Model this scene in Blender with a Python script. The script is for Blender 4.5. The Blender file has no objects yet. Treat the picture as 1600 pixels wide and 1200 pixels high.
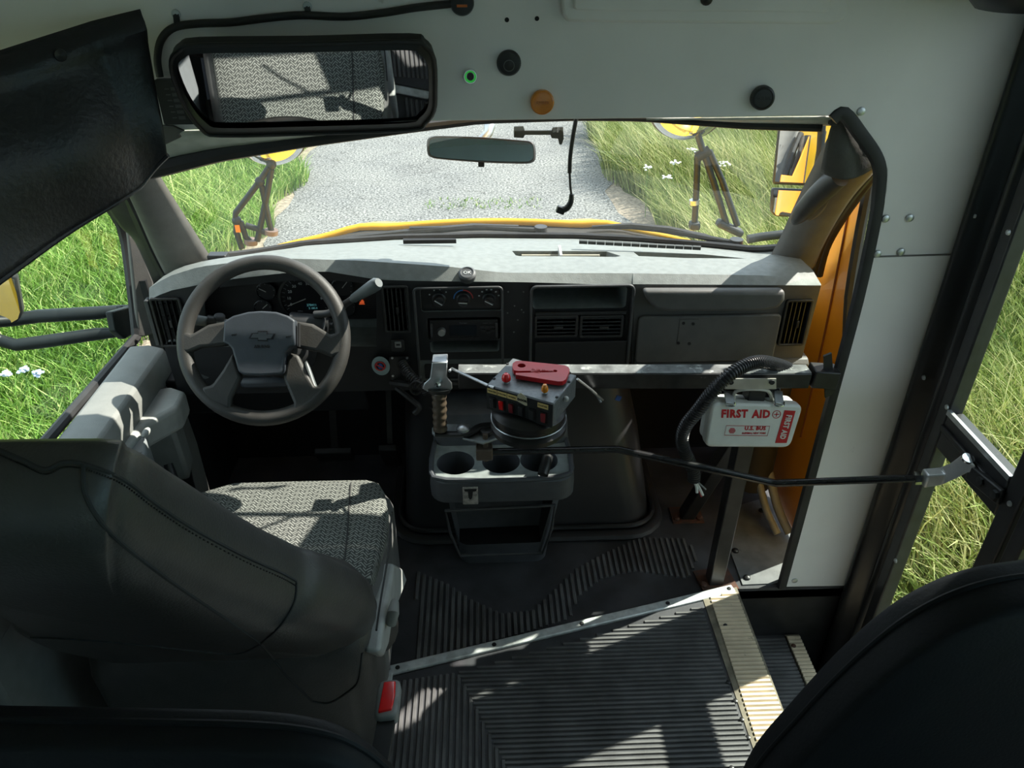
import bpy, bmesh, math, random
import numpy as np
from mathutils import Vector, Matrix

random.seed(7)
SC = bpy.context.scene
COL = SC.collection
R = math.radians

# ------------------------------------------------------------------ camera
FPX, CXP, CYP = 1200.0, 800.0, 600.0
PITCH, YAW, EYE = math.atan(0.625), R(2.2), Vector((0, 0, 1.6))
cam_d = bpy.data.cameras.new('camera')
cam_d.sensor_width = 36.0
cam_d.lens = 36.0 * FPX / 1600.0
cam_d.clip_start = 0.02
cam_d.clip_end = 400
cam = bpy.data.objects.new('camera', cam_d)
cam.location = EYE
cam.rotation_euler = (math.pi / 2 - PITCH, 0, -YAW)
COL.objects.link(cam)
SC.camera = cam

# ------------------------------------------------------------------ world, sun, exposure
W = bpy.data.worlds.new('world')
SC.world = W
W.use_nodes = True
bgn = W.node_tree.nodes['Background']
bgn.inputs['Color'].default_value = (0.74, 0.88, 1.0, 1)
bgn.inputs['Strength'].default_value = 1.25
sun_d = bpy.data.lights.new('sun', 'SUN')
sun_d.energy = 7.0
sun_d.angle = R(0.6)
sun_d.color = (1.0, 0.95, 0.84)
sun = bpy.data.objects.new('sun', sun_d)
SUN_DIR = Vector((0.645, 0.27, 0.713))          # towards the sun: right, a little ahead, 45 degrees up
sun.rotation_euler = SUN_DIR.to_track_quat('Z', 'Y').to_euler()
sun.location = (6, 3, 8)
COL.objects.link(sun)
SC.view_settings.view_transform = 'Standard'
SC.view_settings.look = 'None'
SC.view_settings.gamma = 1.0
SC.view_settings.use_curve_mapping = False
SC.view_settings.exposure = 0.8

# ------------------------------------------------------------------ pixel of the photograph -> point on a plane in the bus
_cp, _sp, _cy, _sy = math.cos(PITCH), math.sin(PITCH), math.cos(YAW), math.sin(YAW)
_R = Vector((_cy, -_sy, 0)); _F = Vector((_sy * _cp, _cy * _cp, -_sp)); _U = Vector((_sy * _sp, _cy * _sp, _cp))
def ray(x, y):
    return _F + _R * ((x - CXP) / FPX) + _U * ((CYP - y) / FPX)
def P(x, y, X=None, Y=None, Z=None):
    d = ray(x, y)
    t = (X / d.x) if X is not None else ((Y / d.y) if Y is not None else ((Z - EYE.z) / d.z))
    return EYE + d * t
def PP(x, y, o, n):
    d = ray(x, y); o = Vector(o); n = Vector(n)
    return EYE + d * ((o - EYE).dot(n) / d.dot(n))

# ------------------------------------------------------------------ materials
MATS = {}
def mat(name, col, rough=0.5, metal=0.0, var=0.12, scale=30.0, bump=0.0, bscale=300.0, spec=0.5, col2=None, coat=0.0, dirt=None):
    if name in MATS: return MATS[name]
    m = bpy.data.materials.new(name); m.use_nodes = True; MATS[name] = m
    nt = m.node_tree; N = nt.nodes; L = nt.links
    b = N['Principled BSDF']
    b.inputs['Roughness'].default_value = rough
    b.inputs['Metallic'].default_value = metal
    b.inputs['Specular IOR Level'].default_value = spec
    b.inputs['Coat Weight'].default_value = coat
    tc = N.new('ShaderNodeTexCoord')
    nz = N.new('ShaderNodeTexNoise'); nz.inputs['Scale'].default_value = scale; nz.inputs['Detail'].default_value = 5
    L.new(tc.outputs['Object'], nz.inputs['Vector'])
    rp = N.new('ShaderNodeValToRGB')
    c = Vector(col)
    d = Vector(col2) if col2 else c * (1 + var)
    lo = c * (1 - var) if not col2 else c
    rp.color_ramp.elements[0].color = (*lo, 1); rp.color_ramp.elements[1].color = (*d, 1)
    rp.color_ramp.elements[0].position = 0.35; rp.color_ramp.elements[1].position = 0.65
    L.new(nz.outputs['Fac'], rp.inputs['Fac'])
    out = rp.outputs['Color']
    if dirt:
        n2 = N.new('ShaderNodeTexNoise'); n2.inputs['Scale'].default_value = dirt[1]; n2.inputs['Detail'].default_value = 9; n2.inputs['Roughness'].default_value = 0.7
        L.new(tc.outputs['Object'], n2.inputs['Vector'])
        r2 = N.new('ShaderNodeValToRGB'); r2.color_ramp.elements[0].position = dirt[2]; r2.color_ramp.elements[1].position = min(1, dirt[2] + 0.09)
        L.new(n2.outputs['Fac'], r2.inputs['Fac'])
        mx = N.new('ShaderNodeMixRGB'); mx.inputs[2].default_value = (*dirt[0], 1)
        L.new(r2.outputs['Color'], mx.inputs[0]); L.new(out, mx.inputs[1]); out = mx.outputs[0]
    L.new(out, b.inputs['Base Color'])
    if bump:
        n3 = N.new('ShaderNodeTexNoise'); n3.inputs['Scale'].default_value = bscale; n3.inputs['Detail'].default_value = 3
        L.new(tc.outputs['Object'], n3.inputs['Vector'])
        bp = N.new('ShaderNodeBump'); bp.inputs['Strength'].default_value = bump; bp.inputs['Distance'].default_value = 0.002
        L.new(n3.outputs['Fac'], bp.inputs['Height']); L.new(bp.outputs['Normal'], b.inputs['Normal'])
    return m

def emat(name, col, strength):
    m = mat(name, col, 0.4)
    b = m.node_tree.nodes['Principled BSDF']
    b.inputs['Emission Color'].default_value = (*col, 1); b.inputs['Emission Strength'].default_value = strength
    return m

def glass_mat(name, tint, refl=1.0):
    m = bpy.data.materials.new(name); m.use_nodes = True; MATS[name] = m
    nt = m.node_tree; N = nt.nodes; L = nt.links; N.remove(N['Principled BSDF'])
    t = N.new('ShaderNodeBsdfTransparent'); t.inputs['Color'].default_value = (*tint, 1)
    g = N.new('ShaderNodeBsdfGlossy'); g.inputs['Roughness'].default_value = 0.02
    f = N.new('ShaderNodeFresnel'); f.inputs['IOR'].default_value = 1.3
    mu = N.new('ShaderNodeMath'); mu.operation = 'MULTIPLY'; mu.inputs[1].default_value = refl
    mx = N.new('ShaderNodeMixShader')
    L.new(f.outputs[0], mu.inputs[0]); L.new(mu.outputs[0], mx.inputs[0]); L.new(t.outputs[0], mx.inputs[1]); L.new(g.outputs[0], mx.inputs[2])
    L.new(mx.outputs[0], N['Material Output'].inputs['Surface'])
    return m

def weave_mat(name, c1, c2, freq, rough=0.9):
    """woven herringbone cloth: two crossed wave textures"""
    m = bpy.data.materials.new(name); m.use_nodes = True; MATS[name] = m
    nt = m.node_tree; N = nt.nodes; L = nt.links; b = N['Principled BSDF']; b.inputs['Roughness'].default_value = rough
    b.inputs['Specular IOR Level'].default_value = 0.2
    tc = N.new('ShaderNodeTexCoord')
    br = N.new('ShaderNodeTexBrick'); br.inputs['Scale'].default_value = freq
    br.inputs['Color1'].default_value = (*c1, 1); br.inputs['Color2'].default_value = (*[v * .8 for v in c1], 1); br.inputs['Mortar'].default_value = (*c2, 1)
    br.inputs['Mortar Size'].default_value = 0.055; br.inputs['Brick Width'].default_value = 0.5; br.inputs['Row Height'].default_value = 0.18
    mp = N.new('ShaderNodeMapping'); mp.inputs['Rotation'].default_value = (0, 0, R(40))
    wv = N.new('ShaderNodeTexWave'); wv.inputs['Scale'].default_value = freq * 0.55; wv.inputs['Distortion'].default_value = 0
    sp = N.new('ShaderNodeSeparateXYZ')
    L.new(tc.outputs['Object'], sp.inputs[0])
    # zigzag: y offset by triangle wave of x
    pg = N.new('ShaderNodeMath'); pg.operation = 'PINGPONG'; pg.inputs[1].default_value = 0.012
    L.new(sp.outputs['X'], pg.inputs[0])
    ad = N.new('ShaderNodeMath'); ad.operation = 'ADD'
    yz = N.new('ShaderNodeMath'); yz.operation = 'SUBTRACT'; L.new(sp.outputs['Y'], yz.inputs[0]); L.new(sp.outputs['Z'], yz.inputs[1])
    L.new(yz.outputs[0], ad.inputs[0]); L.new(pg.outputs[0], ad.inputs[1])
    cb = N.new('ShaderNodeCombineXYZ'); L.new(sp.outputs['X'], cb.inputs[0]); L.new(ad.outputs[0], cb.inputs[1])
    L.new(cb.outputs[0], br.inputs['Vector'])
    nz = N.new('ShaderNodeTexNoise'); nz.inputs['Scale'].default_value = 400; L.new(tc.outputs['Object'], nz.inputs['Vector'])
    mx = N.new('ShaderNodeMixRGB'); mx.blend_type = 'MULTIPLY'; mx.inputs[0].default_value = 0.5
    L.new(br.outputs['Color'], mx.inputs[1]); L.new(nz.outputs['Fac'], mx.inputs[2]); L.new(mx.outputs[0], b.inputs['Base Color'])
    bp = N.new('ShaderNodeBump'); bp.inputs['Strength'].default_value = 0.4; bp.inputs['Distance'].default_value = 0.001
    L.new(br.outputs['Color'], bp.inputs['Height']); L.new(bp.outputs['Normal'], b.inputs['Normal'])
    return m

white_paint = mat('white_painted_steel', (0.84, 0.805, 0.785), 0.45, var=0.05, scale=4, dirt=((0.40, 0.37, 0.32), 5, 0.66), bump=0.05, bscale=40)
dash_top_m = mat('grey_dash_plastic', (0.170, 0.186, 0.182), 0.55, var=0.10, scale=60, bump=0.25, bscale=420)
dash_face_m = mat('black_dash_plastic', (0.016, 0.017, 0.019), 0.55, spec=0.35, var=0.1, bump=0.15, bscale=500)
dash_mid_m = mat('charcoal_dash_plastic', (0.085, 0.083, 0.080), 0.55, var=0.08, bump=0.15, bscale=500)
trim_grey = mat('grey_door_plastic', (0.21, 0.215, 0.205), 0.6, var=0.06, scale=30, bump=0.2, bscale=400)
black_plastic = mat('black_plastic', (0.016, 0.017, 0.018), 0.42, var=0.1)
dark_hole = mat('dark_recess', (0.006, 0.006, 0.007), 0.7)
rubber = mat('black_rubber', (0.020, 0.020, 0.021), 0.55, var=0.25, scale=18, bump=0.1, bscale=200)
floor_rubber = mat('worn_floor_rubber', (0.046, 0.047, 0.053), 0.5, var=0.35, scale=9, bump=0.15, bscale=160, dirt=((0.10, 0.10, 0.10), 45, 0.64))
rib_rubber = mat('grey_worn_rib_rubber', (0.105, 0.104, 0.106), 0.55, var=0.3, scale=14, dirt=((0.22, 0.21, 0.20), 70, 0.66))
black_vinyl = mat('black_vinyl', (0.013, 0.014, 0.017), 0.42, var=0.15, scale=10, bump=0.7, bscale=120)
pad_vinyl = mat('black_barrier_vinyl', (0.0035, 0.004, 0.006), 0.6, spec=0.25, var=0.1, bump=0.2, bscale=220)
leather = mat('charcoal_leather', (0.052, 0.049, 0.046), 0.42, var=0.1, scale=25, bump=0.3, bscale=260)
leather_dark = mat('black_leather', (0.018, 0.018, 0.018), 0.30, var=0.2, scale=25, bump=0.25, bscale=160)
thread = mat('grey_thread', (0.03, 0.03, 0.03), 0.8)
fabric = weave_mat('grey_woven_fabric', (0.36, 0.37, 0.34), (0.075, 0.08, 0.075), 25)
pale_grey = mat('pale_grey_plastic', (0.36, 0.37, 0.36), 0.5, var=0.08)
wheel_m = mat('worn_grey_urethane', (0.036, 0.034, 0.031), 0.55, var=0.2, scale=20, bump=0.2, bscale=350)
hub_m = mat('blue_grey_airbag_cover', (0.036, 0.043, 0.053), 0.5, var=0.08, bump=0.15, bscale=500)
alu = mat('scuffed_aluminium', (0.62, 0.64, 0.64), 0.42, 0.25, var=0.2, scale=40, dirt=((0.20, 0.19, 0.18), 60, 0.64))
steel = mat('zinc_steel', (0.50, 0.52, 0.54), 0.35, 0.9, var=0.15, scale=40)
chrome = mat('chrome', (0.78, 0.79, 0.80), 0.12, 1.0, var=0.03)
black_metal = mat('black_painted_steel', (0.018, 0.018, 0.019), 0.38, 0.0, var=0.3, scale=25, dirt=((0.12, 0.115, 0.11), 70, 0.67))
rust = mat('rusty_steel', (0.12, 0.045, 0.025), 0.85, var=0.3, scale=50, col2=(0.06, 0.035, 0.028))
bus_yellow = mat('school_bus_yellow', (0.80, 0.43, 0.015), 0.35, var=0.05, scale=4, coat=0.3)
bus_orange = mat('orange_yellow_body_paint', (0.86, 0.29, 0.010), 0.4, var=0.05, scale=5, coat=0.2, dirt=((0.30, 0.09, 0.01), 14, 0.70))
cream_tread = mat('cream_yellow_tread', (0.66, 0.55, 0.40), 0.55, var=0.15, scale=12, dirt=((0.22, 0.19, 0.14), 28, 0.62))
cream_groove = mat('tread_groove_dirt', (0.20, 0.175, 0.13), 0.8, var=0.3)
kit_white = mat('white_enamel', (0.72, 0.73, 0.70), 0.35, var=0.04, dirt=((0.42, 0.38, 0.30), 22, 0.70))
red_ink = mat('red_ink', (0.50, 0.012, 0.02), 0.5)
red_plastic = mat('red_plastic', (0.46, 0.012, 0.018), 0.35, var=0.1)
red_lens = mat('red_lens', (0.75, 0.01, 0.01), 0.15, var=0.05, coat=0.5)
amber_lens = mat('amber_lens', (0.85, 0.26, 0.01), 0.2, var=0.05, coat=0.5)
yellow_label = mat('yellow_label', (0.62, 0.45, 0.17), 0.5)
box_grey = mat('grey_hammered_metal', (0.14, 0.15, 0.16), 0.4, 0.3, var=0.15, scale=120, bump=0.3, bscale=250)
grip_m = mat('brown_grip_rubber', (0.075, 0.055, 0.038), 0.45, var=0.25, scale=60)
tan = mat('tan_trim', (0.15, 0.10, 0.08), 0.7)
ink_white = mat('white_print', (0.55, 0.57, 0.58), 0.5)
ink_blue = mat('blue_print', (0.02, 0.10, 0.40), 0.5)
ink_red = mat('red_print', (0.50, 0.03, 0.03), 0.5)
led_orange = emat('orange_lit_icon', (0.8, 0.12, 0.03), 0.25)
led_green = emat('green_lit_ring', (0.05, 0.5, 0.08), 0.22)
lcd = emat('dim_lcd', (0.10, 0.30, 0.32), 0.25)
mirror_m = mat('mirror_silver', (0.80, 0.83, 0.84), 0.015, 1.0, var=0.0)
glass = glass_mat('clear_glass', (0.95, 0.975, 0.96), 0.10)
glass_tint = glass_mat('teal_tinted_glass', (0.72, 0.90, 0.93), 0.8)
glass_side = glass_mat('side_glass', (0.93, 0.97, 0.95), 0.05)

# ------------------------------------------------------------------ mesh building
def frame_of(d):
    d = d.normalized()
    a = Vector((0, 0, 1)) if abs(d.z) < 0.9 else Vector((0, 1, 0))
    x = a.cross(d).normalized()
    return x, d.cross(x).normalized(), d

def smooth_pts(pts, n=6, closed=False):
    pts = [Vector(p) for p in pts]; out = []; m = len(pts)
    rng = range(m if closed else m - 1)
    for i in rng:
        if closed: p0, p1, p2, p3 = pts[(i - 1) % m], pts[i], pts[(i + 1) % m], pts[(i + 2) % m]
        else: p0, p1, p2, p3 = pts[max(i - 1, 0)], pts[i], pts[i + 1], pts[min(i + 2, m - 1)]
        for k in range(n):
            t = k / n
            out.append(0.5 * ((2 * p1) + (p2 - p0) * t + (2 * p0 - 5 * p1 + 4 * p2 - p3) * t * t + (3 * p1 - p0 - 3 * p2 + p3) * t ** 3))
    if not closed: out.append(pts[-1])
    return out

class B:
    def __init__(s): s.bm = bmesh.new()
    def faces(s, vs, fs):
        v = [s.bm.verts.new(p) for p in vs]
        for f in fs:
            try: s.bm.faces.new([v[i] for i in f])
            except ValueError: pass
        return s
    def box(s, c, size, rx=0, ry=0, rz=0):
        M = Matrix.Rotation(rz, 3, 'Z') @ Matrix.Rotation(ry, 3, 'Y') @ Matrix.Rotation(rx, 3, 'X')
        c = Vector(c); h = Vector(size) / 2
        vs = [c + M @ Vector((sx * h.x, sy * h.y, sz * h.z)) for sx in (-1, 1) for sy in (-1, 1) for sz in (-1, 1)]
        return s.faces(vs, [(0, 1, 3, 2), (4, 6, 7, 5), (0, 4, 5, 1), (2, 3, 7, 6), (0, 2, 6, 4), (1, 5, 7, 3)])
    def span(s, p, q):
        p, q = Vector(p), Vector(q)
        return s.box((p + q) / 2, [abs(a) for a in (q - p)])
    def bar(s, p, q, w, h, up=None):
        p, q = Vector(p), Vector(q); d = (q - p).normalized()
        u = Vector(up) if up else (Vector((0, 0, 1)) if abs(d.z) < .9 else Vector((0, 1, 0)))
        x = d.cross(u).normalized(); u = x.cross(d).normalized()
        vs = [e + x * a * w / 2 + u * b * h / 2 for e in (p, q) for a, b in ((-1, -1), (1, -1), (1, 1), (-1, 1))]
        return s.faces(vs, [(3, 2, 1, 0), (4, 5, 6, 7), (0, 1, 5, 4), (1, 2, 6, 5), (2, 3, 7, 6), (3, 0, 4, 7)])
    def prism(s, pts, vec):
        pts = [Vector(p) for p in pts]; vec = Vector(vec); n = len(pts)
        vs = pts + [p + vec for p in pts]
        fs = [tuple(range(n))[::-1], tuple(range(n, 2 * n))] + [(i, (i + 1) % n, n + (i + 1) % n, n + i) for i in range(n)]
        return s.faces(vs, fs)
    def loft(s, rings, closed=True, caps=True):
        n = len(rings[0]); vs = [p for r in rings for p in r]; fs = []
        for a in range(len(rings) - 1):
            for i in range(n if closed else n - 1):
                j = (i + 1) % n
                fs.append((a * n + i, a * n + j, (a + 1) * n + j, (a + 1) * n + i))
        if caps and closed:
            fs.append(tuple(range(n))[::-1]); fs.append(tuple(range((len(rings) - 1) * n, len(rings) * n)))
        return s.faces(vs, fs)
    def tube(s, pts, r, n=10, sm=0, closed=False, caps=True, sq=(1, 1)):
        pts = [Vector(p) for p in pts]
        if sm: pts = smooth_pts(pts, sm, closed)
        m = len(pts); rs = r if isinstance(r, (list, tuple)) else [r] * m
        if len(rs) != m: rs = list(np.interp(np.linspace(0, 1, m), np.linspace(0, 1, len(rs)), rs))
        rings = []; x = None
        for i, p in enumerate(pts):
            d = (pts[(i + 1) % m] - pts[i - 1]) if closed else (pts[min(i + 1, m - 1)] - pts[max(i - 1, 0)])
            d = d.normalized()
            if x is None: x, y, d = frame_of(d)
            else:
                x = (x - d * x.dot(d)).normalized(); y = d.cross(x)
            rings.append([p + (x * math.cos(2 * math.pi * k / n) * sq[0] + y * math.sin(2 * math.pi * k / n) * sq[1]) * rs[i] for k in range(n)])
        if closed: rings.append(rings[0])
        return s.loft(rings, True, caps and not closed)
    def lathe(s, c, axis, prof, n=24, caps=True):
        x, y, d = frame_of(Vector(axis)); c = Vector(c)
        return s.loft([[c + d * h + (x * math.cos(2 * math.pi * k / n) + y * math.sin(2 * math.pi * k / n)) * max(r, 1e-5) for k in range(n)] for r, h in prof], True, caps)
    def cyl(s, p, q, r, r2=None, n=20):
        p, q = Vector(p), Vector(q)
        return s.lathe(p, q - p, [(r, 0), (r if r2 is None else r2, (q - p).length)], n)
    def ball(s, c, r, n=14, axis=(0, 0, 1)):
        r = Vector(r) if isinstance(r, (list, tuple)) else Vector((r, r, r)); c = Vector(c)
        rings = []
        for i in range(n // 2 + 1):
            th = math.pi * i / (n // 2)
            rings.append([c + Vector((r.x * max(math.sin(th), 1e-4) * math.cos(2 * math.pi * k / n), r.y * max(math.sin(th), 1e-4) * math.sin(2 * math.pi * k / n), -r.z * math.cos(th))) for k in range(n)])
        return s.loft(rings, True, True)
    def grid(s, f, nu, nv):
        vs = [Vector(f(i / (nu - 1), j / (nv - 1))) for i in range(nu) for j in range(nv)]
        return s.faces(vs, [(i * nv + j, (i + 1) * nv + j, (i + 1) * nv + j + 1, i * nv + j + 1) for i in range(nu - 1) for j in range(nv - 1)])

IDENT = Matrix.Identity(4)
def tag(o, label=None, cat=None, group=None, kind=None):
    if label: o['label'] = label
    if cat: o['category'] = cat
    if group: o['group'] = group
    if kind: o['kind'] = kind
    return o
def link(o, parent=None):
    COL.objects.link(o)
    if parent is not None:
        o.parent = parent
        if parent.type == 'EMPTY': o.matrix_parent_inverse = Matrix.Translation(-parent.location)
    return o
def thing(name, label, cat, loc, group=None):
    o = bpy.data.objects.new(name, None); o.empty_display_size = 0.05; o.location = loc; COL.objects.link(o)
    return tag(o, label, cat, group)
def fin(me, angle=38):
    me.polygons.foreach_set('use_smooth', [True] * len(me.polygons))
    me.set_sharp_from_angle(angle=R(angle))
def obj(name, b, m, parent=None, bev=0, seg=2, label=None, kind=None, angle=38, sub=0, solid=0, weld=True, off=-1):
    bm = b.bm
    if weld: bmesh.ops.remove_doubles(bm, verts=bm.verts, dist=1e-6)
    bmesh.ops.recalc_face_normals(bm, faces=bm.faces)
    me = bpy.data.meshes.new(name); bm.to_mesh(me); bm.free()
    for x in (m if isinstance(m, (list, tuple)) else [m]): me.materials.append(x)
    fin(me, angle)
    o = bpy.data.objects.new(name, me); link(o, parent)
    if sub:
        md = o.modifiers.new('sub', 'SUBSURF'); md.levels = sub; md.render_levels = sub
    if solid:
        md = o.modifiers.new('solid', 'SOLIDIFY'); md.thickness = solid; md.offset = off
    if bev:
        md = o.modifiers.new('bevel', 'BEVEL'); md.width = bev; md.segments = seg; md.limit_method = 'ANGLE'; md.angle_limit = R(35)
    return tag(o, label, None, None, kind)
def cut(o, *cutters):
    """boolean-subtract builders from a finished object and bake it"""
    tmp = []
    for c in cutters:
        bmesh.ops.recalc_face_normals(c.bm, faces=c.bm.faces)
        me = bpy.data.meshes.new('t'); c.bm.to_mesh(me); c.bm.free()
        t = bpy.data.objects.new('t', me); COL.objects.link(t); tmp.append(t)
        md = o.modifiers.new('b', 'BOOLEAN'); md.operation = 'DIFFERENCE'; md.solver = 'EXACT'; md.object = t
    bpy.context.view_layer.update()
    dg = bpy.context.evaluated_depsgraph_get()
    me = bpy.data.meshes.new_from_object(o.evaluated_get(dg)); old = o.data
    o.modifiers.clear(); o.data = me; me.name = o.name
    for t in tmp:
        d = t.data; bpy.data.objects.remove(t); bpy.data.meshes.remove(d)
    fin(me)
    return o
def bevel(o, w, seg=2, ang=35):
    md = o.modifiers.new('bevel', 'BEVEL'); md.width = w; md.segments = seg; md.limit_method = 'ANGLE'; md.angle_limit = R(ang); return o
def text(name, s, o, xdir, ydir, size, m, parent, ext=0.0004, align='CENTER', shear=0, xs=1.0, bold=0.0, sp=1.0):
    c = bpy.data.curves.new(name, 'FONT'); c.body = s; c.size = size; c.extrude = ext; c.align_x = align; c.align_y = 'CENTER'; c.shear = shear; c.offset = bold; c.space_character = sp
    c.materials.append(m); c.resolution_u = 2
    t = bpy.data.objects.new(name, c); link(t, parent)
    x = Vector(xdir).normalized(); z = x.cross(Vector(ydir)).normalized(); y = z.cross(x)
    M = Matrix((x * xs, y, z)).transposed().to_4x4(); M.translation = Vector(o)
    t.matrix_basis = M
    return t
def rr(x0, z0, x1, z1, r, n=5):
    """rounded rectangle outline (2D)"""
    out = []; r = min(r, (x1 - x0) * .49, (z1 - z0) * .49)
    for cx, cz, a in ((x1 - r, z1 - r, 0), (x0 + r, z1 - r, 90), (x0 + r, z0 + r, 180), (x1 - r, z0 + r, 270)):
        for k in range(n + 1):
            t = R(a + 90 * k / n); out.append((cx + r * math.cos(t), cz + r * math.sin(t)))
    return out
def round_poly(pts, r, n=5):
    pts = [Vector(p) for p in pts]; out = []; m = len(pts)
    for i in range(m):
        p = pts[i]; a = pts[i - 1] - p; c = pts[(i + 1) % m] - p
        A = p + a.normalized() * min(r, a.length * .45); C = p + c.normalized() * min(r, c.length * .45)
        for k in range(n + 1):
            t = k / n; out.append(A * (1 - t) ** 2 + p * 2 * t * (1 - t) + C * t * t)
    return out
def pr(x0, y0, x1, y1, Y):
    """pixel rectangle -> X0, Z0, X1, Z1 on the upright plane at Y"""
    a = P(x0, y1, Y=Y); b = P(x1, y0, Y=Y); c = P(x0, y0, Y=Y); d = P(x1, y1, Y=Y)
    return (a.x + c.x) / 2, (a.z + d.z) / 2, (b.x + d.x) / 2, (b.z + c.z) / 2
def prect(x0, y0, x1, y1, Y, r, dy, b=None):
    b = b or B(); q = pr(x0, y0, x1, y1, Y)
    b.prism([(x, Y, z) for x, z in rr(*q, r)], (0, dy, 0)); return b
def copies(src, pts, parent):
    """further pieces that share src's mesh, shifted to each point (src is modelled about the origin)"""
    out = []
    for p in pts:
        o = src.copy(); COL.objects.link(o); o.parent = parent
        o.matrix_parent_inverse = Matrix.Translation(-parent.location) if parent and parent.type == 'EMPTY' else IDENT
        o.location = p; out.append(o)
    return out
# ================================================================== the setting
def pt(x, y, Y): return P(x, y, Y=Y)
def strip(name, A, Bp, bulge, m, thick=0.02, n=9, sm=4, parent=None, kind=None, dirv=(0, -1, 0), label=None):
    A = smooth_pts(A, sm); Bp = smooth_pts(Bp, sm); k = len(A); dv = Vector(dirv)
    b = B().grid(lambda u, v: A[round(u * (k - 1))].lerp(Bp[round(u * (k - 1))], v) + dv * bulge * math.sin(math.pi * v) ** 0.7, k, n)
    return obj(name, b, m, parent, solid=thick, kind=kind, off=0, label=label)

BY = 1.47                                     # rear face of the white bulkhead
# floors -----------------------------------------------------------
fl = obj('floor', B().span((-1.0, -3.2, -0.04), (0.672, 2.3, 0.0)).span((0.672, 1.47, -0.04), (1.0, 2.3, 0.0)).span((0.672, -3.2, -0.04), (1.0, 0.45, 0.0)), floor_rubber, kind='structure')

def inside_runs(poly, c, axis):
    """intervals of a polygon cut by the line axis-coordinate = c"""
    xs = []
    for i in range(len(poly)):
        p, q = poly[i], poly[(i + 1) % len(poly)]
        a, b_ = p[axis], q[axis]
        if (a <= c) != (b_ <= c):
            t = (c - a) / (b_ - a); xs.append(p[1 - axis] + t * (q[1 - axis] - p[1 - axis]))
    xs.sort(); return [(xs[i], xs[i + 1]) for i in range(0, len(xs) - 1, 2)]
def ribs(poly, pitch, w, h, z, axis):
    """raised ribs that fill a floor polygon; axis 0: each rib runs along Y at fixed X, axis 1: along X"""
    b = B(); c0 = min(p[axis] for p in poly); c1 = max(p[axis] for p in poly); c = c0 + pitch / 2
    while c < c1:
        for a, e in inside_runs(poly, c, axis):
            if e - a > 0.01:
                q = lambda off, zz: [(c + off, a, zz), (c + off, e, zz)] if axis == 0 else [(a, c + off, zz), (e, c + off, zz)]
                l0, l1 = q(-w / 2, z), q(-w * .3, z + h); r1, r0 = q(w * .3, z + h), q(w / 2, z)
                vs = [l0[0], l0[1], l1[0], l1[1], r1[0], r1[1], r0[0], r0[1]]
                b.faces(vs, [(0, 1, 3, 2), (2, 3, 5, 4), (4, 5, 7, 6), (0, 2, 4, 6), (1, 7, 5, 3)])
        c += pitch
    return b
fpx = lambda *ps, z=0.0: [P(x, y, Z=z) for x, y in ps]
front_poly = fpx((650, 893), (700, 914), (736, 938), (784, 960), (832, 955), (864, 926), (900, 890), (944, 866), (1000, 841), (1072, 843), (1092, 870),
                 (1075, 905), (1030, 898), (990, 893), (940, 905), (905, 932), (890, 968), (800, 995), (700, 1020), (652, 1032))
obj('floor_rib', ribs(front_poly, 0.0165, 0.0105, 0.005, 0.0, 0), rib_rubber, fl, kind='stuff')
# the aisle mat: a plate on the van floor, ribs mitred at its left
AZ = 0.010
am = obj('aisle_mat', B().prism(fpx((612, 1062), (1128, 936)) + [Vector((0.60, 0.45, 0)), Vector((0.60, -2.6, 0)), Vector((-0.26, -2.6, 0))], (0, 0, AZ)), floor_rubber, fl)
mit = [P(715, 1052, Z=AZ), P(790, 1196, Z=AZ)]; md_ = (mit[1] - mit[0]); mfar = mit[0] + md_ * 3.2
c1, c2 = P(618, 1066, Z=AZ), P(1096, 948, Z=AZ)
left_poly = [c1, mit[0].lerp(c1, 0.0) + Vector((0, 0.0, 0)), mfar, Vector((-0.235, mfar.y - 0.6, AZ)), Vector((c1.x, mfar.y - 0.6, AZ))]
right_poly = [mit[0], c2, Vector((0.575, 0.4, AZ)), Vector((0.575, -0.9, AZ)), Vector((mfar.x, -0.9, AZ)), mfar]
obj('mat_rib', ribs(left_poly, 0.0145, 0.0095, 0.0045, AZ, 0), rib_rubber, fl, kind='stuff')
obj('mat_rib', ribs(right_poly, 0.0125, 0.0085, 0.0045, AZ, 1), rib_rubber, fl, kind='stuff')
# cream tread along the edge of the step
tread = obj('step_nosing', B().prism([Vector((0.578, 0.46, 0)), Vector((0.674, 0.46, 0)), P(1150, 922, Z=0), P(1096, 936, Z=0)], (0, 0, 0.012)), cream_groove, fl)
obj('nosing_rib', ribs([Vector((0.580, 0.46)), Vector((0.673, 0.46)), Vector((0.665, 1.455)), Vector((0.590, 1.43))], 0.0125, 0.0105, 0.004, 0.012, 1), cream_tread, fl, kind='stuff')
def rivet_src(name, m, r, parent, h=0.5):
    return obj(name, B().lathe((0, 0, 0), (0, 0, 1), [(r, 0), (r * .9, r * h * .6), (r * .45, r * h), (1e-5, r * h)], 10), m, parent)
rv = rivet_src('rivet', black_metal, 0.006, fl); rv.location = P(1138, 1066, Z=0.013)
copies(rv, [P(x, y, Z=0.013) for x, y in ((1149, 1095), (1159, 1124), (1169, 1152), (1178, 1178), (1133, 976), (1143, 1200))], fl)
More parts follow.
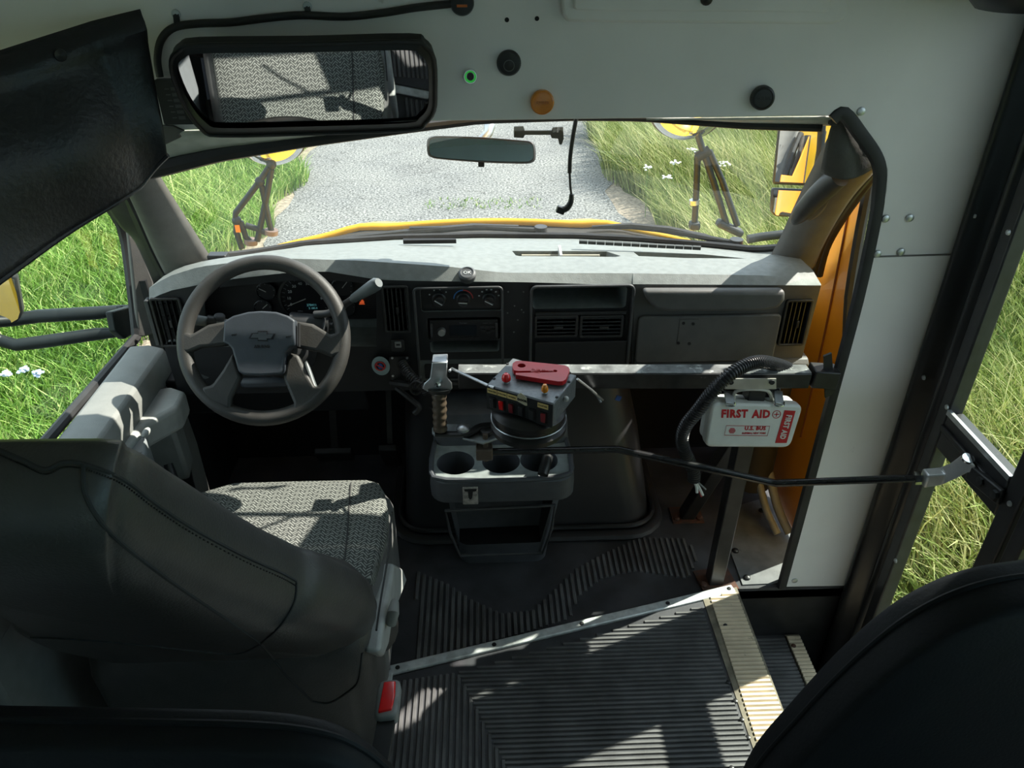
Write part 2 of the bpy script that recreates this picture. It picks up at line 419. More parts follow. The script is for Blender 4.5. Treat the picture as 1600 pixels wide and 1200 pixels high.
# aluminium edge strips
s0, s1 = P(610, 1052, Z=0), P(1145, 924, Z=0)
tr1 = obj('trim_1', B().bar(s0 + Vector((0, 0, 0.009)), s1 + Vector((0, 0, 0.009)), 0.026, 0.012), alu, kind='structure', bev=0.003)
r2 = rivet_src('rivet', dark_hole, 0.006, tr1); r2.location = s0.lerp(s1, 0.28) + Vector((0, 0, 0.015))
copies(r2, [s0.lerp(s1, t) + Vector((0, 0, 0.015)) for t in (0.53, 0.79, 0.985, 0.02)], tr1)
tr2 = obj('trim_2', B().bar(s0 + Vector((-0.004, -0.0, 0.009)), Vector((-0.252, -0.8, 0.009)), 0.024, 0.012), alu, kind='structure', bev=0.003)
# step well: riser, lower step, front panel, outer floor
SZ = -0.195
st = obj('step_tread', B().span((0.672, 0.45, SZ - 0.04), (0.882, 1.47, SZ)).span((0.882, 0.45, SZ - 0.26), (1.03, 1.47, SZ - 0.21)), floor_rubber, kind='structure')
obj('step_riser', B().span((0.650, 0.45, SZ - 0.2), (0.672, 1.47, -0.002)).span((0.862, 0.45, SZ - 0.25), (0.880, 1.47, SZ - 0.04)), black_metal, st)
obj('tread_rib', ribs([Vector((0.69, 0.46)), Vector((0.842, 0.46)), Vector((0.842, 1.462)), Vector((0.69, 1.462))], 0.0125, 0.0085, 0.0045, SZ, 1), rib_rubber, st, kind='stuff')
obj('step_nosing', B().span((0.845, 0.46, SZ), (0.886, 1.465, SZ + 0.006)), cream_groove, st)
obj('nosing_rib', ribs([Vector((0.847, 0.46)), Vector((0.885, 0.46)), Vector((0.885, 1.462)), Vector((0.847, 1.462))], 0.0125, 0.0105, 0.004, SZ + 0.006, 1), cream_tread, st, kind='stuff')
rv3 = rivet_src('rivet', rust, 0.007, st); rv3.location = P(1240, 1009, Z=SZ + 0.01)
obj('well_panel', B().span((0.66, 1.47, -0.46), (1.0, 1.49, -0.01)), black_metal, st)
# grey steel plate at the right of the van floor
pl = obj('floor_plate', B().prism(fpx((1132, 838), (1150, 792), (1262, 760), (1262, 905), (1228, 912), (1160, 915)), (0, 0, 0.004)), mat('grey_painted_plate', (0.17, 0.175, 0.18), 0.5, 0.3, var=0.2, scale=20, dirt=((0.06, 0.06, 0.06), 60, 0.62)), fl)
bo = rivet_src('bolt', black_metal, 0.010, fl, 0.8); bo.location = P(1149, 861, Z=0.004)
copies(bo, [P(x, y, Z=0.004) for x, y in ((1167, 903), (1137, 824), (1246, 774), (1190, 798))], fl)

# bulkhead (front wall with the header above the windscreen) --------
hx = lambda x, y: P(x, y, Y=BY)
bh = [hx(1226, 917), hx(1332, 914), Vector((0.985, BY, 0.5)), Vector((0.985, BY, 1.95)), Vector((-1.0, BY, 1.95)), Vector((-1.0, BY, 1.235)), hx(270, 204),
      hx(680, 189), hx(1302, 181), hx(1322, 170), hx(1352, 205), hx(1376, 238), hx(1386, 265), hx(1384, 300)]
wf = obj('wall_front', B().prism(bh, (0, 0.022, 0)), white_paint, kind='structure', bev=0.002)
lp = [hx(1227, 916), hx(1331, 914), Vector((0.984, BY, 0.5)), Vector((0.984, BY, 0.977)), hx(1357, 402)]
obj('panel', B().prism(lp, (0, -0.0025, 0)), white_paint, wf, bev=0.001)
obj('panel_seam', B().bar(hx(1358, 401) + Vector((0, -0.001, 0)), Vector((0.983, BY - 0.001, 0.979)), 0.003, 0.003), mat('seam_dirt', (0.16, 0.15, 0.14), 0.8), wf)
def yrivet(name, m, r, p, parent, hole=None):
    return obj(name, B().lathe((0, 0, 0), (0, -1, 0), [(r, 0), (r * .9, r * .35), (r * .35, r * .55), (1e-5, r * .5)], 12), m, parent)
rv = yrivet('rivet', steel, 0.0085, None, wf); rv.location = hx(1345, 174)
copies(rv, [hx(x, y) + Vector((0, -0.0015, 0)) for x, y in ((1383, 341), (1421, 340), (1370, 396), (1407, 393), (1241, 906))], wf)
hole = obj('screw_hole', B().lathe((0, 0, 0), (0, -1, 0), [(0.004, 0), (0.004, 0.0006)], 10), dark_hole, wf); hole.location = hx(792, 31)
copies(hole, [hx(839, 29)], wf)
# black rubber seal along the opening's edge
obj('trim_3', B().tube([P(x, y, Y=BY + 0.004) for x, y in ((1300, 186), (1318, 176), (1347, 212), (1368, 243), (1375, 268), (1373, 300), (1367, 345), (1340, 470), (1296, 635), (1251, 805), (1221, 917))], 0.0105, 8, sm=4, sq=(1, 1.35)), rubber, kind='structure')
fle = smooth_pts([P(x, y, Y=BY + 0.02) for x, y in ((1372, 300), (1367, 345), (1340, 470), (1296, 635), (1251, 805), (1221, 917))], 4)
obj('opening_flange', B().grid(lambda u, v: fle[round(u * (len(fle) - 1))] + Vector((0.004 * v, 0.012 * v, 0)), len(fle), 3), mat('pale_flange_paint', (0.62, 0.70, 0.72), 0.4), wf, solid=0.002)
obj('wall_left_upper', B().span((-1.05, 0.80, 1.36), (-1.01, 1.60, 1.98)), white_paint, kind='structure')
obj('door_pillar_left', B().span((-1.05, 0.70, -0.3), (-0.95, 0.90, 1.36)), dash_mid_m, kind='structure', bev=0.01)
# ceiling, rear of the body (behind the photographer), right outer skin
cap = [hx(1237, 917), Vector((1.04, BY, -0.3)), Vector((1.04, BY, 1.95)), Vector((-1.04, BY, 1.95)), Vector((-1.04, BY, 1.30)), Vector((0.70, BY, 1.30)), hx(1392, 268), hx(1392, 300)]
obj('body_cap', B().prism([p + Vector((0, 0.0235, 0)) for p in cap], (0, 0.004, 0)), bus_yellow, wf)
obj('ceiling', B().span((-1.05, -3.2, 1.95), (1.05, 1.62, 2.0)), white_paint, kind='structure')
def side_wall(name, x, y0, y1, mm):
    b = B().span((x - 0.02, y0, -0.35), (x + 0.02, y1, 0.72)).span((x - 0.02, y0, 1.66), (x + 0.02, y1, 1.98))
    n = max(1, round((y1 - y0) / 0.72)); 
    for k in range(n + 1):
        yy = y0 + (y1 - y0) * k / n; b.span((x - 0.02, max(y0, yy - 0.04), 0.72), (x + 0.02, min(y1, yy + 0.04), 1.66))
    return obj(name, b, mm, kind='structure')
wl = obj('wall_left', B().span((-1.05, -3.2, -0.35), (-1.01, 0.80, 1.98)), white_paint, kind='structure')  # unseen wall, its windows left out to cut the light from behind
wr = side_wall('wall_right', 1.03, -3.2, 0.42, white_paint)
obj('body_panel', B().span((1.051, -3.2, -0.45), (1.062, 0.42, 0.70)).span((1.051, -3.2, 1.68), (1.062, 1.5, 2.02)).span((1.051, 0.34, 0.70), (1.062, 0.42, 1.70)).span((1.051, -0.40, 0.70), (1.062, -0.34, 1.70)), bus_yellow, wr)
obj('window_pane', B().span((1.046, -3.1, 0.74), (1.05, 0.36, 1.65)), glass_tint, wr)
obj('body_panel', B().span((-1.062, -3.2, -0.45), (-1.051, 0.80, 0.70)), bus_yellow, wl)
obj('wall_back', B().span((-1.0, -3.24, -0.3), (1.0, -3.2, 1.95)), white_paint, kind='structure')  # unseen rear end, kept solid to hold back light
obj('header_wall_right', B().span((0.985, 0.42, 1.72), (1.045, 1.49, 1.96)), black_metal, kind='structure')

# firewall and lower body around the foot wells
obj('firewall', B().prism([(-1.0, 2.12, -0.02), (-1.0, 2.12, 0.58), (1.0, 2.12, 0.58), (1.0, 2.12, -0.02)], (0, 0.03, 0)), mat('black_carpet', (0.008, 0.008, 0.009), 0.95), kind='structure')
# orange body side between the dash and the bulkhead
op = [P(x, y, X=0.90) for x, y in ((1363, 262), (1330, 300), (1300, 342), (1278, 400), (1262, 470))]
oy = [p.y for p in op]
ob_ = [Vector((0.90, 1.63, 0.02)), Vector((0.90, 1.635, 0.60)), Vector((0.90, 1.69, 0.78)), Vector((0.90, 1.72, 0.95)), Vector((0.90, 1.735, 1.10)), Vector((0.90, 1.82, 1.00)), Vector((0.90, 1.92, 0.90)), Vector((0.90, 2.10, 0.88)), Vector((0.90, 2.10, 0.02))]
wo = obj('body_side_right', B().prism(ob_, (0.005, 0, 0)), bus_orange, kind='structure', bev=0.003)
obj('body_crease', B().tube([Vector((0.899, 1.76, 0.30)), Vector((0.899, 1.765, 0.60)), Vector((0.899, 1.785, 0.85)), Vector((0.899, 1.80, 1.0))], 0.0035, 6, sm=5), mat('rusty_sealant', (0.22, 0.06, 0.01), 0.8), wo)
obj('body_seal', B().tube([p + Vector((-0.004, -0.006, 0)) for p in ob_[:5]], 0.013, 8, sm=3), rubber, wo)
w4 = obj('window_4', B().span((0.935, 1.485, 0.02), (0.939, 1.70, 1.12)), glass_side, kind='structure')
obj('window_frame', B().span((0.92, 1.605, 0.0), (0.945, 1.632, 1.14)), rubber, w4)

# windscreen ---------------------------------------------------------
def base_Y(px): return 2.05 - 0.26 * ((px - 750) / 465) ** 2
BASE = [(306, 410), (325, 402), (360, 400), (400, 395), (480, 381), (620, 372), (750, 369), (900, 370), (1000, 375), (1100, 383), (1180, 391), (1215, 388), (1236, 388)]
def interp_px(tab, x): return float(np.interp(x, [p[0] for p in tab], [p[1] for p in tab]))
def base_pt(px): return P(px, interp_px(BASE, px), Y=base_Y(px))
TOPL = [(236, 262), (340, 237), (480, 217), (620, 200), (752, 184), (900, 180), (1000, 181), (1160, 193), (1306, 197)]
def top_pt(px): return P(px, interp_px(TOPL, px), Y=1.60 - 0.055 * ((px - 750) / 530) ** 2)
g = B().grid(lambda u, v: base_pt(310 + u * 912).lerp(top_pt(240 + u * 1063), v) + Vector((0, 0.025 * math.sin(math.pi * v), 0)), 41, 7)
w1 = obj('window_1', g, glass, kind='structure')
obj('windscreen_seal', B().tube([top_pt(x) + Vector((0, -0.006, -0.002)) for x in range(232, 1312, 30)], [0.020, 0.017, 0.013, 0.010, 0.009, 0.008, 0.008, 0.008, 0.009], 8), rubber, w1)
obj('windscreen_seal', B().tube([base_pt(x) + Vector((0, 0.0, 0.002)) for x in range(310, 1236, 20)], 0.010, 8), rubber, w1)
# added strip between header and screen, its pale colour paints the glass reflection
def reflection_strip(name, xa, xb):
    n = 12
    b = B().grid(lambda u, v: P(xa + (xb - xa) * u, interp_px([(270, 204), (680, 189), (1302, 181)], xa + (xb - xa) * u), Y=BY + 0.02).lerp(top_pt(xa + (xb - xa) * u) + Vector((0, 0, 0.004)), v), n, 4)
    return obj(name, b, mat('pale_glass_reflection', (0.42, 0.43, 0.40), 0.6), kind='structure', solid=0.004)
reflection_strip('trim_4', 1010, 1302); reflection_strip('trim_5', 226, 660)

# windscreen pillars
pill_m = mat('grey_pillar_trim', (0.105, 0.102, 0.096), 0.65, var=0.08, bump=0.15, bscale=300)
strip('trim_6', [pt(327, 402, 1.80), pt(302, 362, 1.75), pt(270, 312, 1.67), pt(243, 268, 1.57), pt(235, 250, 1.54)],
      [pt(262, 424, 1.78), pt(243, 385, 1.74), pt(222, 335, 1.66), pt(203, 292, 1.57), pt(190, 275, 1.53)], 0.025, pill_m, kind='structure')
strip('trim_7', [pt(1203, 406, 1.79), pt(1222, 372, 1.76), pt(1243, 325, 1.71), pt(1270, 268, 1.64), pt(1304, 200, 1.55), pt(1316, 178, 1.52)],
      [pt(1268, 414, 1.76), pt(1279, 385, 1.73), pt(1300, 345, 1.69), pt(1328, 302, 1.63), pt(1366, 258, 1.57), pt(1372, 240, 1.54)], 0.03, pill_m, kind='structure')
# door seal behind the right pillar
obj('trim_8', B().tube([pt(1268, 430, 1.80), pt(1279, 388, 1.775), pt(1300, 348, 1.73), pt(1330, 304, 1.67), pt(1368, 258, 1.60)], 0.014, 8, sm=4), rubber, kind='structure')
obj('trim_9', B().tube([pt(1280, 430, 1.83), pt(1291, 388, 1.805), pt(1311, 350, 1.76), pt(1340, 308, 1.70), pt(1372, 266, 1.62)], 0.010, 8, sm=4), mat('dark_brown_seal', (0.035, 0.026, 0.02), 0.6), kind='structure')
obj('trim_10', B().tube([pt(262, 428, 1.80), pt(240, 388, 1.76), pt(218, 338, 1.69), pt(196, 292, 1.60), pt(180, 262, 1.55)], 0.018, 8, sm=4), rubber, kind='structure')

strip('trim_11', [pt(158, 300, 1.62), pt(190, 348, 1.73), pt(216, 374, 1.79), pt(246, 442, 1.81)], [pt(196, 278, 1.56), pt(222, 335, 1.68), pt(243, 385, 1.76), pt(262, 428, 1.80)], 0.004, rubber, kind='structure')
# the driver's door -----------------------------------------------------
d1 = bpy.data.objects.new('door_1', None); d1.location = (-0.9, 1.4, 0.0); COL.objects.link(d1); tag(d1, "driver's door with grey plastic inner panel and open view of grass", None, None, 'structure')
XW = -0.90
fr = [P(x, y, X=XW) for x, y in ((150, 300), (190, 352), (205, 440), (214, 524))]
obj('window_frame', B().tube(fr, 0.014, 8, sm=3).tube([P(214, 526, X=XW), P(150, 600, X=XW), P(66, 696, X=XW), Vector((XW, 0.85, 0.69))], 0.012, 8), rubber, d1)
obj('corner_trim', B().prism([PP(x, y, (-0.89, 1.78, 0.8), (0.62, -0.78, 0)) for x, y in ((200, 362), (216, 376), (240, 440), (243, 522), (217, 528), (208, 440))], (-0.012, 0.014, 0)), pill_m, d1, bev=0.004)
obj('sail_knob', B().ball(P(233, 460, X=-0.86), (0.014, 0.02, 0.02)), pale_grey, d1)
obj('glass_pane', B().prism([P(150, 300, X=XW), P(190, 352, X=XW), P(214, 524, X=XW), Vector((XW, 0.85, 0.675)), Vector((XW, 0.85, 1.35))], (-0.004, 0, 0)), glass_side, d1)
sill = obj('window_sill', B().loft([[Vector((x, y, z)) for x, z in ((-0.893, 0.655), (-0.880, 0.672), (-0.835, 0.674), (-0.802, 0.664), (-0.790, 0.640), (-0.795, 0.585), (-0.893, 0.585))] for y in (0.8, 1.62, 1.67, 1.70)]), trim_grey, d1, bev=0.006)
obj('door_panel', B().prism([(-0.86, 0.85, 0.02), (-0.86, 1.80, 0.02), (-0.86, 1.80, 0.30), (-0.86, 1.76, 0.60), (-0.86, 0.85, 0.60)], (0.035, 0, 0)), trim_grey, d1, bev=0.01)
arm = [P(x, y, Z=0.60) for x, y in ((205, 628), (252, 568), (262, 570), (268, 580), (267, 600), (262, 612), (240, 618), (216, 634))]
obj('armrest', B().prism([(-0.83, 1.30, 0.60), (-0.83, 1.60, 0.60), (-0.775, 1.625, 0.60), (-0.730, 1.60, 0.60), (-0.725, 1.53, 0.60), (-0.775, 1.46, 0.60), (-0.790, 1.30, 0.60)], (0, 0, -0.065)), pale_grey, d1, bev=0.012, seg=3)
obj('armrest_support', B().prism([(-0.83, 1.50, 0.54), (-0.745, 1.52, 0.54), (-0.76, 1.60, 0.54), (-0.83, 1.62, 0.54)], (0, 0.01, -0.16)), trim_grey, d1, bev=0.01)
pc = obj('door_pull', B().prism([(-0.83, 1.05, 0.585), (-0.83, 1.44, 0.585), (-0.775, 1.45, 0.585), (-0.748, 1.38, 0.585), (-0.742, 1.25, 0.585), (-0.76, 1.10, 0.585)], (0, 0, -0.19)), mat('blue_grey_door_plastic', (0.20, 0.215, 0.225), 0.6, var=0.06, bump=0.2), d1)
cut(pc, B().prism([(-0.815, 1.10, 0.62), (-0.815, 1.29, 0.62), (-0.785, 1.315, 0.62), (-0.768, 1.27, 0.62), (-0.775, 1.12, 0.62)], (0, 0, -0.15))); bevel(pc, 0.008, 3)
obj('pull_lip', B().tube([Vector((-0.742, 1.44, 0.50)), Vector((-0.725, 1.40, 0.44)), Vector((-0.722, 1.34, 0.38)), Vector((-0.735, 1.28, 0.34))], [0.010, 0.016, 0.016, 0.010], 10, sm=4), black_plastic, d1)
obj('lock_tab', B().ball(P(228, 676, X=-0.76), (0.008, 0.018, 0.008)), pale_grey, d1)
# kick panel in front of the door
obj('wall_left_front', B().prism([(-0.88, 1.80, 0.0), (-0.88, 2.12, 0.0), (-0.88, 2.12, 0.80), (-0.88, 1.80, 0.80)], (0.03, 0, 0)), dash_face_m, kind='structure')

# the entry door on the right -------------------------------------------
d2 = bpy.data.objects.new('door_2', None); d2.location = (1.0, 1.05, -0.45); COL.objects.link(d2); tag(d2, 'black framed folding entry door with clear panes onto long grass', None, None, 'structure')
def leaf(y0, y1):
    for a, b_ in ((y1 - 0.035, y1), (y0, y0 + 0.045)):
        obj('door_stile', B().span((0.985, a, -0.44), (1.02, b_, 1.72)), black_metal, d2, bev=0.004)
    for z0, z1 in ((-0.44, -0.30), (0.585, 0.675), (1.62, 1.72)):
        obj('door_rail', B().span((0.985, y0 + 0.045, z0), (1.02, y1 - 0.035, z1)), black_metal, d2, bev=0.004)
    for z0, z1 in ((-0.30, 0.585), (0.675, 1.62)):
        obj('glass_pane', B().span((1.000, y0 + 0.04, z0 - 0.004), (1.004, y1 - 0.03, z1 + 0.004)), glass_side, d2)
leaf(1.055, 1.36); leaf(0.735, 1.045)
obj('glazing_bead', B().span((0.982, 1.10, 0.672), (0.990, 1.325, 0.684)), steel, d2)
obj('rail_ridge', B().bar((0.982, 1.325, 0.640), (0.982, 1.10, 0.640), 0.010, 0.014), black_metal, d2, bev=0.003)
obj('door_post', B().span((0.985, 0.44, -0.45), (1.04, 0.73, 1.75)), black_metal, d2)
# folded black rubber between bulkhead and door
def fold(u, v):
    z = -0.42 + v * 2.15
    return Vector((0.978 + 0.022 * u - 0.022 * math.sin(u * 9.4 + 0.5 * v) * math.sin(math.pi * u) ** .5, 1.472 - u * 0.125, z))
cur = obj('curtain', B().grid(fold, 30, 24), mat('black_rubber_sheet', (0.011, 0.011, 0.012), 0.33, var=0.3, scale=6, dirt=((0.04, 0.037, 0.034), 60, 0.70)), d2, solid=0.004)
obj('door_edge_seal', B().tube([Vector((0.985, 1.465, -0.3)), Vector((0.985, 1.465, 1.7))], 0.006, 8), mat('brown_edge_rubber', (0.07, 0.05, 0.04), 0.7), d2)
sc_ = obj('screw', B().lathe((0, 0, 0), (-1, 0, 0), [(0.006, 0), (0.005, 0.003), (1e-5, 0.004)], 10), steel, d2); sc_.location = P(1480, 636, X=0.984)
copies(sc_, [P(x, y, X=0.98) for x, y in ((1576, 363), (1523, 337), (1578, 787), (1444, 590), (1400, 876))], d2)
# ================================================================== the dashboard
FY = 1.60                                       # its face
D = thing('dashboard', 'grey moulded dashboard with gauges, radio and vents below the windscreen', 'dashboard', (0, 1.75, 0.55))
UP = [(230, 452), (262, 432), (310, 417), (380, 408), (453, 404), (560, 407), (650, 413), (706, 417), (785, 426), (990, 427), (1180, 430), (1250, 433), (1285, 445)]
LOW = [(230, 470), (262, 455), (340, 439), (440, 427), (510, 424), (590, 437), (650, 439), (824, 441), (985, 446), (1285, 450)]
LOWG = [(985, 444), (1285, 446)]
def lerp_base(px):
    q = base_pt(min(max(px, 308), 1232)); return q
def dash_section(px, depth_face, zb, low=LOW, frac=None):
    bpx = 306 + (px - 232) / (1284 - 232) * (1236 - 306)
    a = base_pt(bpx) + Vector((0, 0.0, -0.004)); u = P(px, interp_px(UP, px), Y=FY + 0.020); l = P(px, interp_px(low, px), Y=FY)
    m1 = a.lerp(u, 0.35) + Vector((0, 0, 0.006)); m2 = a.lerp(u, 0.7) + Vector((0, 0, 0.010))
    return [a, m1, m2, u, u.lerp(l, 0.85), l, Vector((l.x, FY + depth_face, zb)), Vector((a.x, a.y - 0.06, zb)), Vector((a.x, a.y - 0.02, zb + 0.1))]
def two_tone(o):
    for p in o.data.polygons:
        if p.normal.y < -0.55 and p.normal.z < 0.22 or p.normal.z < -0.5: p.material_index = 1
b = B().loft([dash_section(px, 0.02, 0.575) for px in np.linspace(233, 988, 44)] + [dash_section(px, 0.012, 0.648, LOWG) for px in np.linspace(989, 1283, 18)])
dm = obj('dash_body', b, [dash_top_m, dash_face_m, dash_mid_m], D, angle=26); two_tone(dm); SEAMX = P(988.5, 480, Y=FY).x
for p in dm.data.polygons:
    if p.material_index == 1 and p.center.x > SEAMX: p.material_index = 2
def cutbox(x0, y0, x1, y1, depth, r=0.006, Y0=None):
    return prect(x0, y0, x1, y1, (FY - 0.06) if Y0 is None else Y0, r, depth + 0.06)
def at_face(x0, y0, x1, y1): return pr(x0, y0, x1, y1, FY)
def facebox(x0, y0, x1, y1, depth, r=0.006):
    q = at_face(x0, y0, x1, y1); b = B(); b.prism([(x, FY - 0.08, z) for x, z in rr(*q, r)], (0, 0.08 + depth, 0)); return b
def hood_cut():
    pts = [(320, 446), (345, 449), (440, 440), (510, 438), (560, 442), (588, 448), (588, 545), (300, 545), (300, 474)]
    return B().prism([P(x, y, Y=FY) + Vector((0, -0.08, 0)) for x, y in pts], (0, 0.19, 0))
trayc = B().prism([P(x, y, Z=0.868) + Vector((0, 0, 0.05)) for x, y in ((800, 384), (806, 399), (812, 401), (962, 401), (970, 398), (948, 384))], (0, 0, -0.085))
wedgec = B().prism([P(x, y, Z=0.868) + Vector((0, 0, 0.05)) for x, y in ((985, 388), (992, 400), (1070, 403))], (0, 0, -0.075))
cut(dm, hood_cut(), facebox(657, 451, 784, 488, 0.03), facebox(668, 498, 782, 534, 0.12), facebox(672, 536, 780, 554, 0.12), facebox(600, 450, 638, 519, 0.05),
    facebox(833, 449, 979, 483, 0.12, 0.008), facebox(835, 492, 978, 530, 0.05), facebox(244, 468, 288, 541, 0.05), trayc, facebox(655, 566, 812, 600, 0.02), facebox(1221, 468, 1265, 541, 0.06, 0.015),
    B().prism([P(x, y, Z=0.862) + Vector((0, 0, 0.06)) for x, y in ((990, 388), (998, 401), (1070, 404), (1166, 403), (1100, 392))], (0, 0, -0.10)))
bevel(dm, 0.004, 2)
obj('face_seam', B().bar(P(989, 448, Y=FY), P(988, 572, Y=FY), 0.004, 0.006), dark_hole, D)

# the ledge that stands proud over the glove box door
led = B().prism([P(1001, 447, Y=FY), P(1222, 447, Y=FY), P(1221, 462, Y=FY), P(1212, 474, Y=FY), P(1185, 479, Y=FY), P(1040, 480, Y=FY), P(1020, 476, Y=FY), P(1008, 462, Y=FY)], (0, -0.028, 0))
obj('ledge', led, [dash_mid_m], D, bev=0.010, seg=3)
gd = obj('glove_box_door', prect(994, 490, 1212, 562, FY + 0.006, 0.012, -0.012), dash_mid_m, D, bev=0.004)
plq = obj('mount_patch', prect(1060, 499, 1090, 537, FY - 0.006, 0.002, -0.0015), dash_mid_m, gd)
sc = obj('screw_hole', B().lathe((0, 0, 0), (0, -1, 0), [(0.004, 0), (0.004, 0.001)], 8), dark_hole, gd); sc.location = P(1068, 505, Y=FY - 0.0076)
copies(sc, [P(x, y, Y=FY - 0.0076) for x, y in ((1083, 506), (1060, 536), (1077, 537))], gd)
obj('lower_trim', B().loft([[P(px, 566, Y=FY + 0.01) + Vector((0, dy, dz)) for dy, dz in ((0.1, 0.012), (0, 0.012), (-0.014, 0), (-0.008, -0.016), (0.1, -0.02))] for px in (990, 1100, 1240, 1262)]), dash_mid_m, D, bev=0.004)

# dark face bezel around the right bay (raised rim)
def ring(x0, y0, x1, y1, w, Y, dy, r=0.01):
    q = pr(x0, y0, x1, y1, Y); o_ = rr(*q, r); i_ = rr(q[0] + w, q[1] + w, q[2] - w, q[3] - w, max(r - w, 0.002)); n = len(o_)
    b = B(); vs = [(x, Y, z) for x, z in o_] + [(x, Y, z) for x, z in i_] + [(x, Y + dy, z) for x, z in o_] + [(x, Y + dy, z) for x, z in i_]; fs = []
    for k in range(n):
        j = (k + 1) % n
        fs += [(k, j, n + j, n + k), (2 * n + k, 3 * n + k, 3 * n + j, 2 * n + j), (k, 2 * n + k, 2 * n + j, j), (n + k, n + j, 3 * n + j, 3 * n + k)]
    return b.faces(vs, fs)
obj('bay_rim', ring(827, 444, 986, 588, 0.006, FY - 0.001, -0.008, 0.016), mat('dark_grey_rim', (0.05, 0.052, 0.056), 0.5), D, bev=0.002)
obj('centre_rim', ring(650, 447, 787, 600, 0.006, FY - 0.001, -0.006, 0.012), MATS['dark_grey_rim'], D, bev=0.002)
obj('bay_shelf', prect(836, 486, 978, 491, FY, 0.002, -0.006), dash_face_m, D, bev=0.002)
obj('bay_blank', prect(835, 533, 978, 586, FY, 0.004, -0.004), dash_face_m, D, bev=0.002)

# vents: frame with separate slats
slat_m = mat('satin_black_slat', (0.018, 0.019, 0.020), 0.4)
def vent(x0, y0, x1, y1, n, upright, lab, rimw=0.006, parts=2):
    q = pr(x0, y0, x1, y1, FY)
    v = obj('air_vent', ring(x0, y0, x1, y1, rimw, FY - 0.004, 0.018, 0.006), slat_m, D, bev=0.0015, label=lab)
    obj('vent_duct', B().span((q[0] + .004, FY + 0.034, q[1] + .004), (q[2] - .004, FY + 0.038, q[3] - .004)), dark_hole, v)
    if upright:
        for k in range(n):
            x = q[0] + rimw + (q[2] - q[0] - 2 * rimw) * (k + .5) / n
            obj('slat', B().box((x, FY + 0.012, (q[1] + q[3]) / 2), (0.0022, 0.026, q[3] - q[1] - 2 * rimw), rz=R(16)), slat_m, v)
        for t in (.28, .55, .8):
            obj('cross_slat', B().box(((q[0] + q[2]) / 2, FY + 0.026, q[1] + (q[3] - q[1]) * t), (q[2] - q[0] - 2 * rimw, 0.008, 0.0015)), slat_m, v)
    else:
        for k in range(n):
            z = q[1] + rimw + (q[3] - q[1] - 2 * rimw) * (k + .5) / n
            obj('slat', B().box(((q[0] + q[2]) / 2, FY + 0.010, z), (q[2] - q[0] - 2 * rimw, 0.024, 0.0022), rx=R(-20)), slat_m, v)
        for t in (.32, .68):
            obj('cross_slat', B().box((q[0] + (q[2] - q[0]) * t, FY + 0.022, (q[1] + q[3]) / 2), (0.0016, 0.01, q[3] - q[1] - 2 * rimw)), slat_m, v)
    obj('vent_tab', B().box((q[0] + (q[2] - q[0]) * .55, FY - 0.002, (q[1] + q[3]) / 2), (0.006 if upright else 0.022, 0.008, 0.018 if upright else 0.005)), black_plastic, v, bev=0.001)
vent(598, 447, 640, 521, 5, True, 'upright vent between the gauges and heater knobs')
vent(242, 466, 290, 543, 5, True, 'upright vent at the left end of the dash')
vent(1222, 469, 1264, 541, 5, True, 'upright vent at the right end by the orange panel')
vent(835, 493, 903, 528, 5, False, 'left of the two level slatted vents')
vent(906, 493, 974, 528, 5, False, 'right of the two level slatted vents')
obj('slider_strip', prect(234, 470, 240, 540, FY - 0.004, 0.002, 0.02), MATS['dark_grey_rim'], D, bev=0.001)

# heater panel: three knobs with white marks
hp = obj('heater_panel', prect(658, 452, 783, 487, FY + 0.012, 0.004, 0.006), mat('heater_black', (0.010, 0.010, 0.011), 0.35), D)
knob = None
for (x, y, ang) in ((686, 467, 125), (724, 467, 95), (764, 467, 120)):
    c = P(x, y, Y=FY + 0.012)
    k = obj('heater_knob', B().lathe(c, (0, -1, 0), [(0.0165, 0), (0.0165, 0.004), (0.0135, 0.006), (0.0125, 0.016), (0.011, 0.018), (1e-5, 0.018)], 24), mat('knob_black', (0.022, 0.022, 0.024), 0.4), hp)
    d = Vector((math.sin(R(ang)), 0, math.cos(R(ang))))
    obj('knob_grip', B().bar(c + Vector((0, -0.0195, 0)) - d * 0.012, c + Vector((0, -0.0195, 0)) + d * 0.012, 0.005, 0.007, up=(0, -1, 0)), MATS['knob_black'], k, bev=0.0015)
    obj('knob_mark', B().bar(c + Vector((0, -0.0235, 0)) - d * 0.011, c + Vector((0, -0.0235, 0)) + d * 0.009, 0.0016, 0.0006, up=(0, -1, 0)), ink_white, k)
def arc(c, r, a0, a1, w, m, parent, name):
    pts = [c + Vector((r * math.sin(R(a)), 0, r * math.cos(R(a)))) for a in np.linspace(a0, a1, 14)]
    b = B()
    for i in range(len(pts) - 1): b.bar(pts[i], pts[i + 1], w, 0.0006, up=(0, -1, 0))
    return obj(name, b, m, parent)
c = P(724, 467, Y=FY + 0.011)
arc(c, 0.022, -88, 0, 0.0022, mat('print_sky_blue', (0.05, 0.22, 0.55), 0.5), hp, 'cold_mark'); arc(c, 0.022, 0, 88, 0.0022, mat('print_warm_red', (0.55, 0.05, 0.05), 0.5), hp, 'hot_mark')
b = B()
for cx in (686, 764):
    c = P(cx, 467, Y=FY + 0.0115)
    for a in (-70, -40, -12, 14, 42, 70) if cx > 700 else (-62, -25, 8, 45):
        p = c + Vector((0.024 * math.sin(R(a)), 0, 0.024 * math.cos(R(a)))); b.box(p, (0.0042 if cx > 700 else .003, 0.0006, 0.0028))
obj('dial_marks', b, ink_white, hp, kind='stuff')

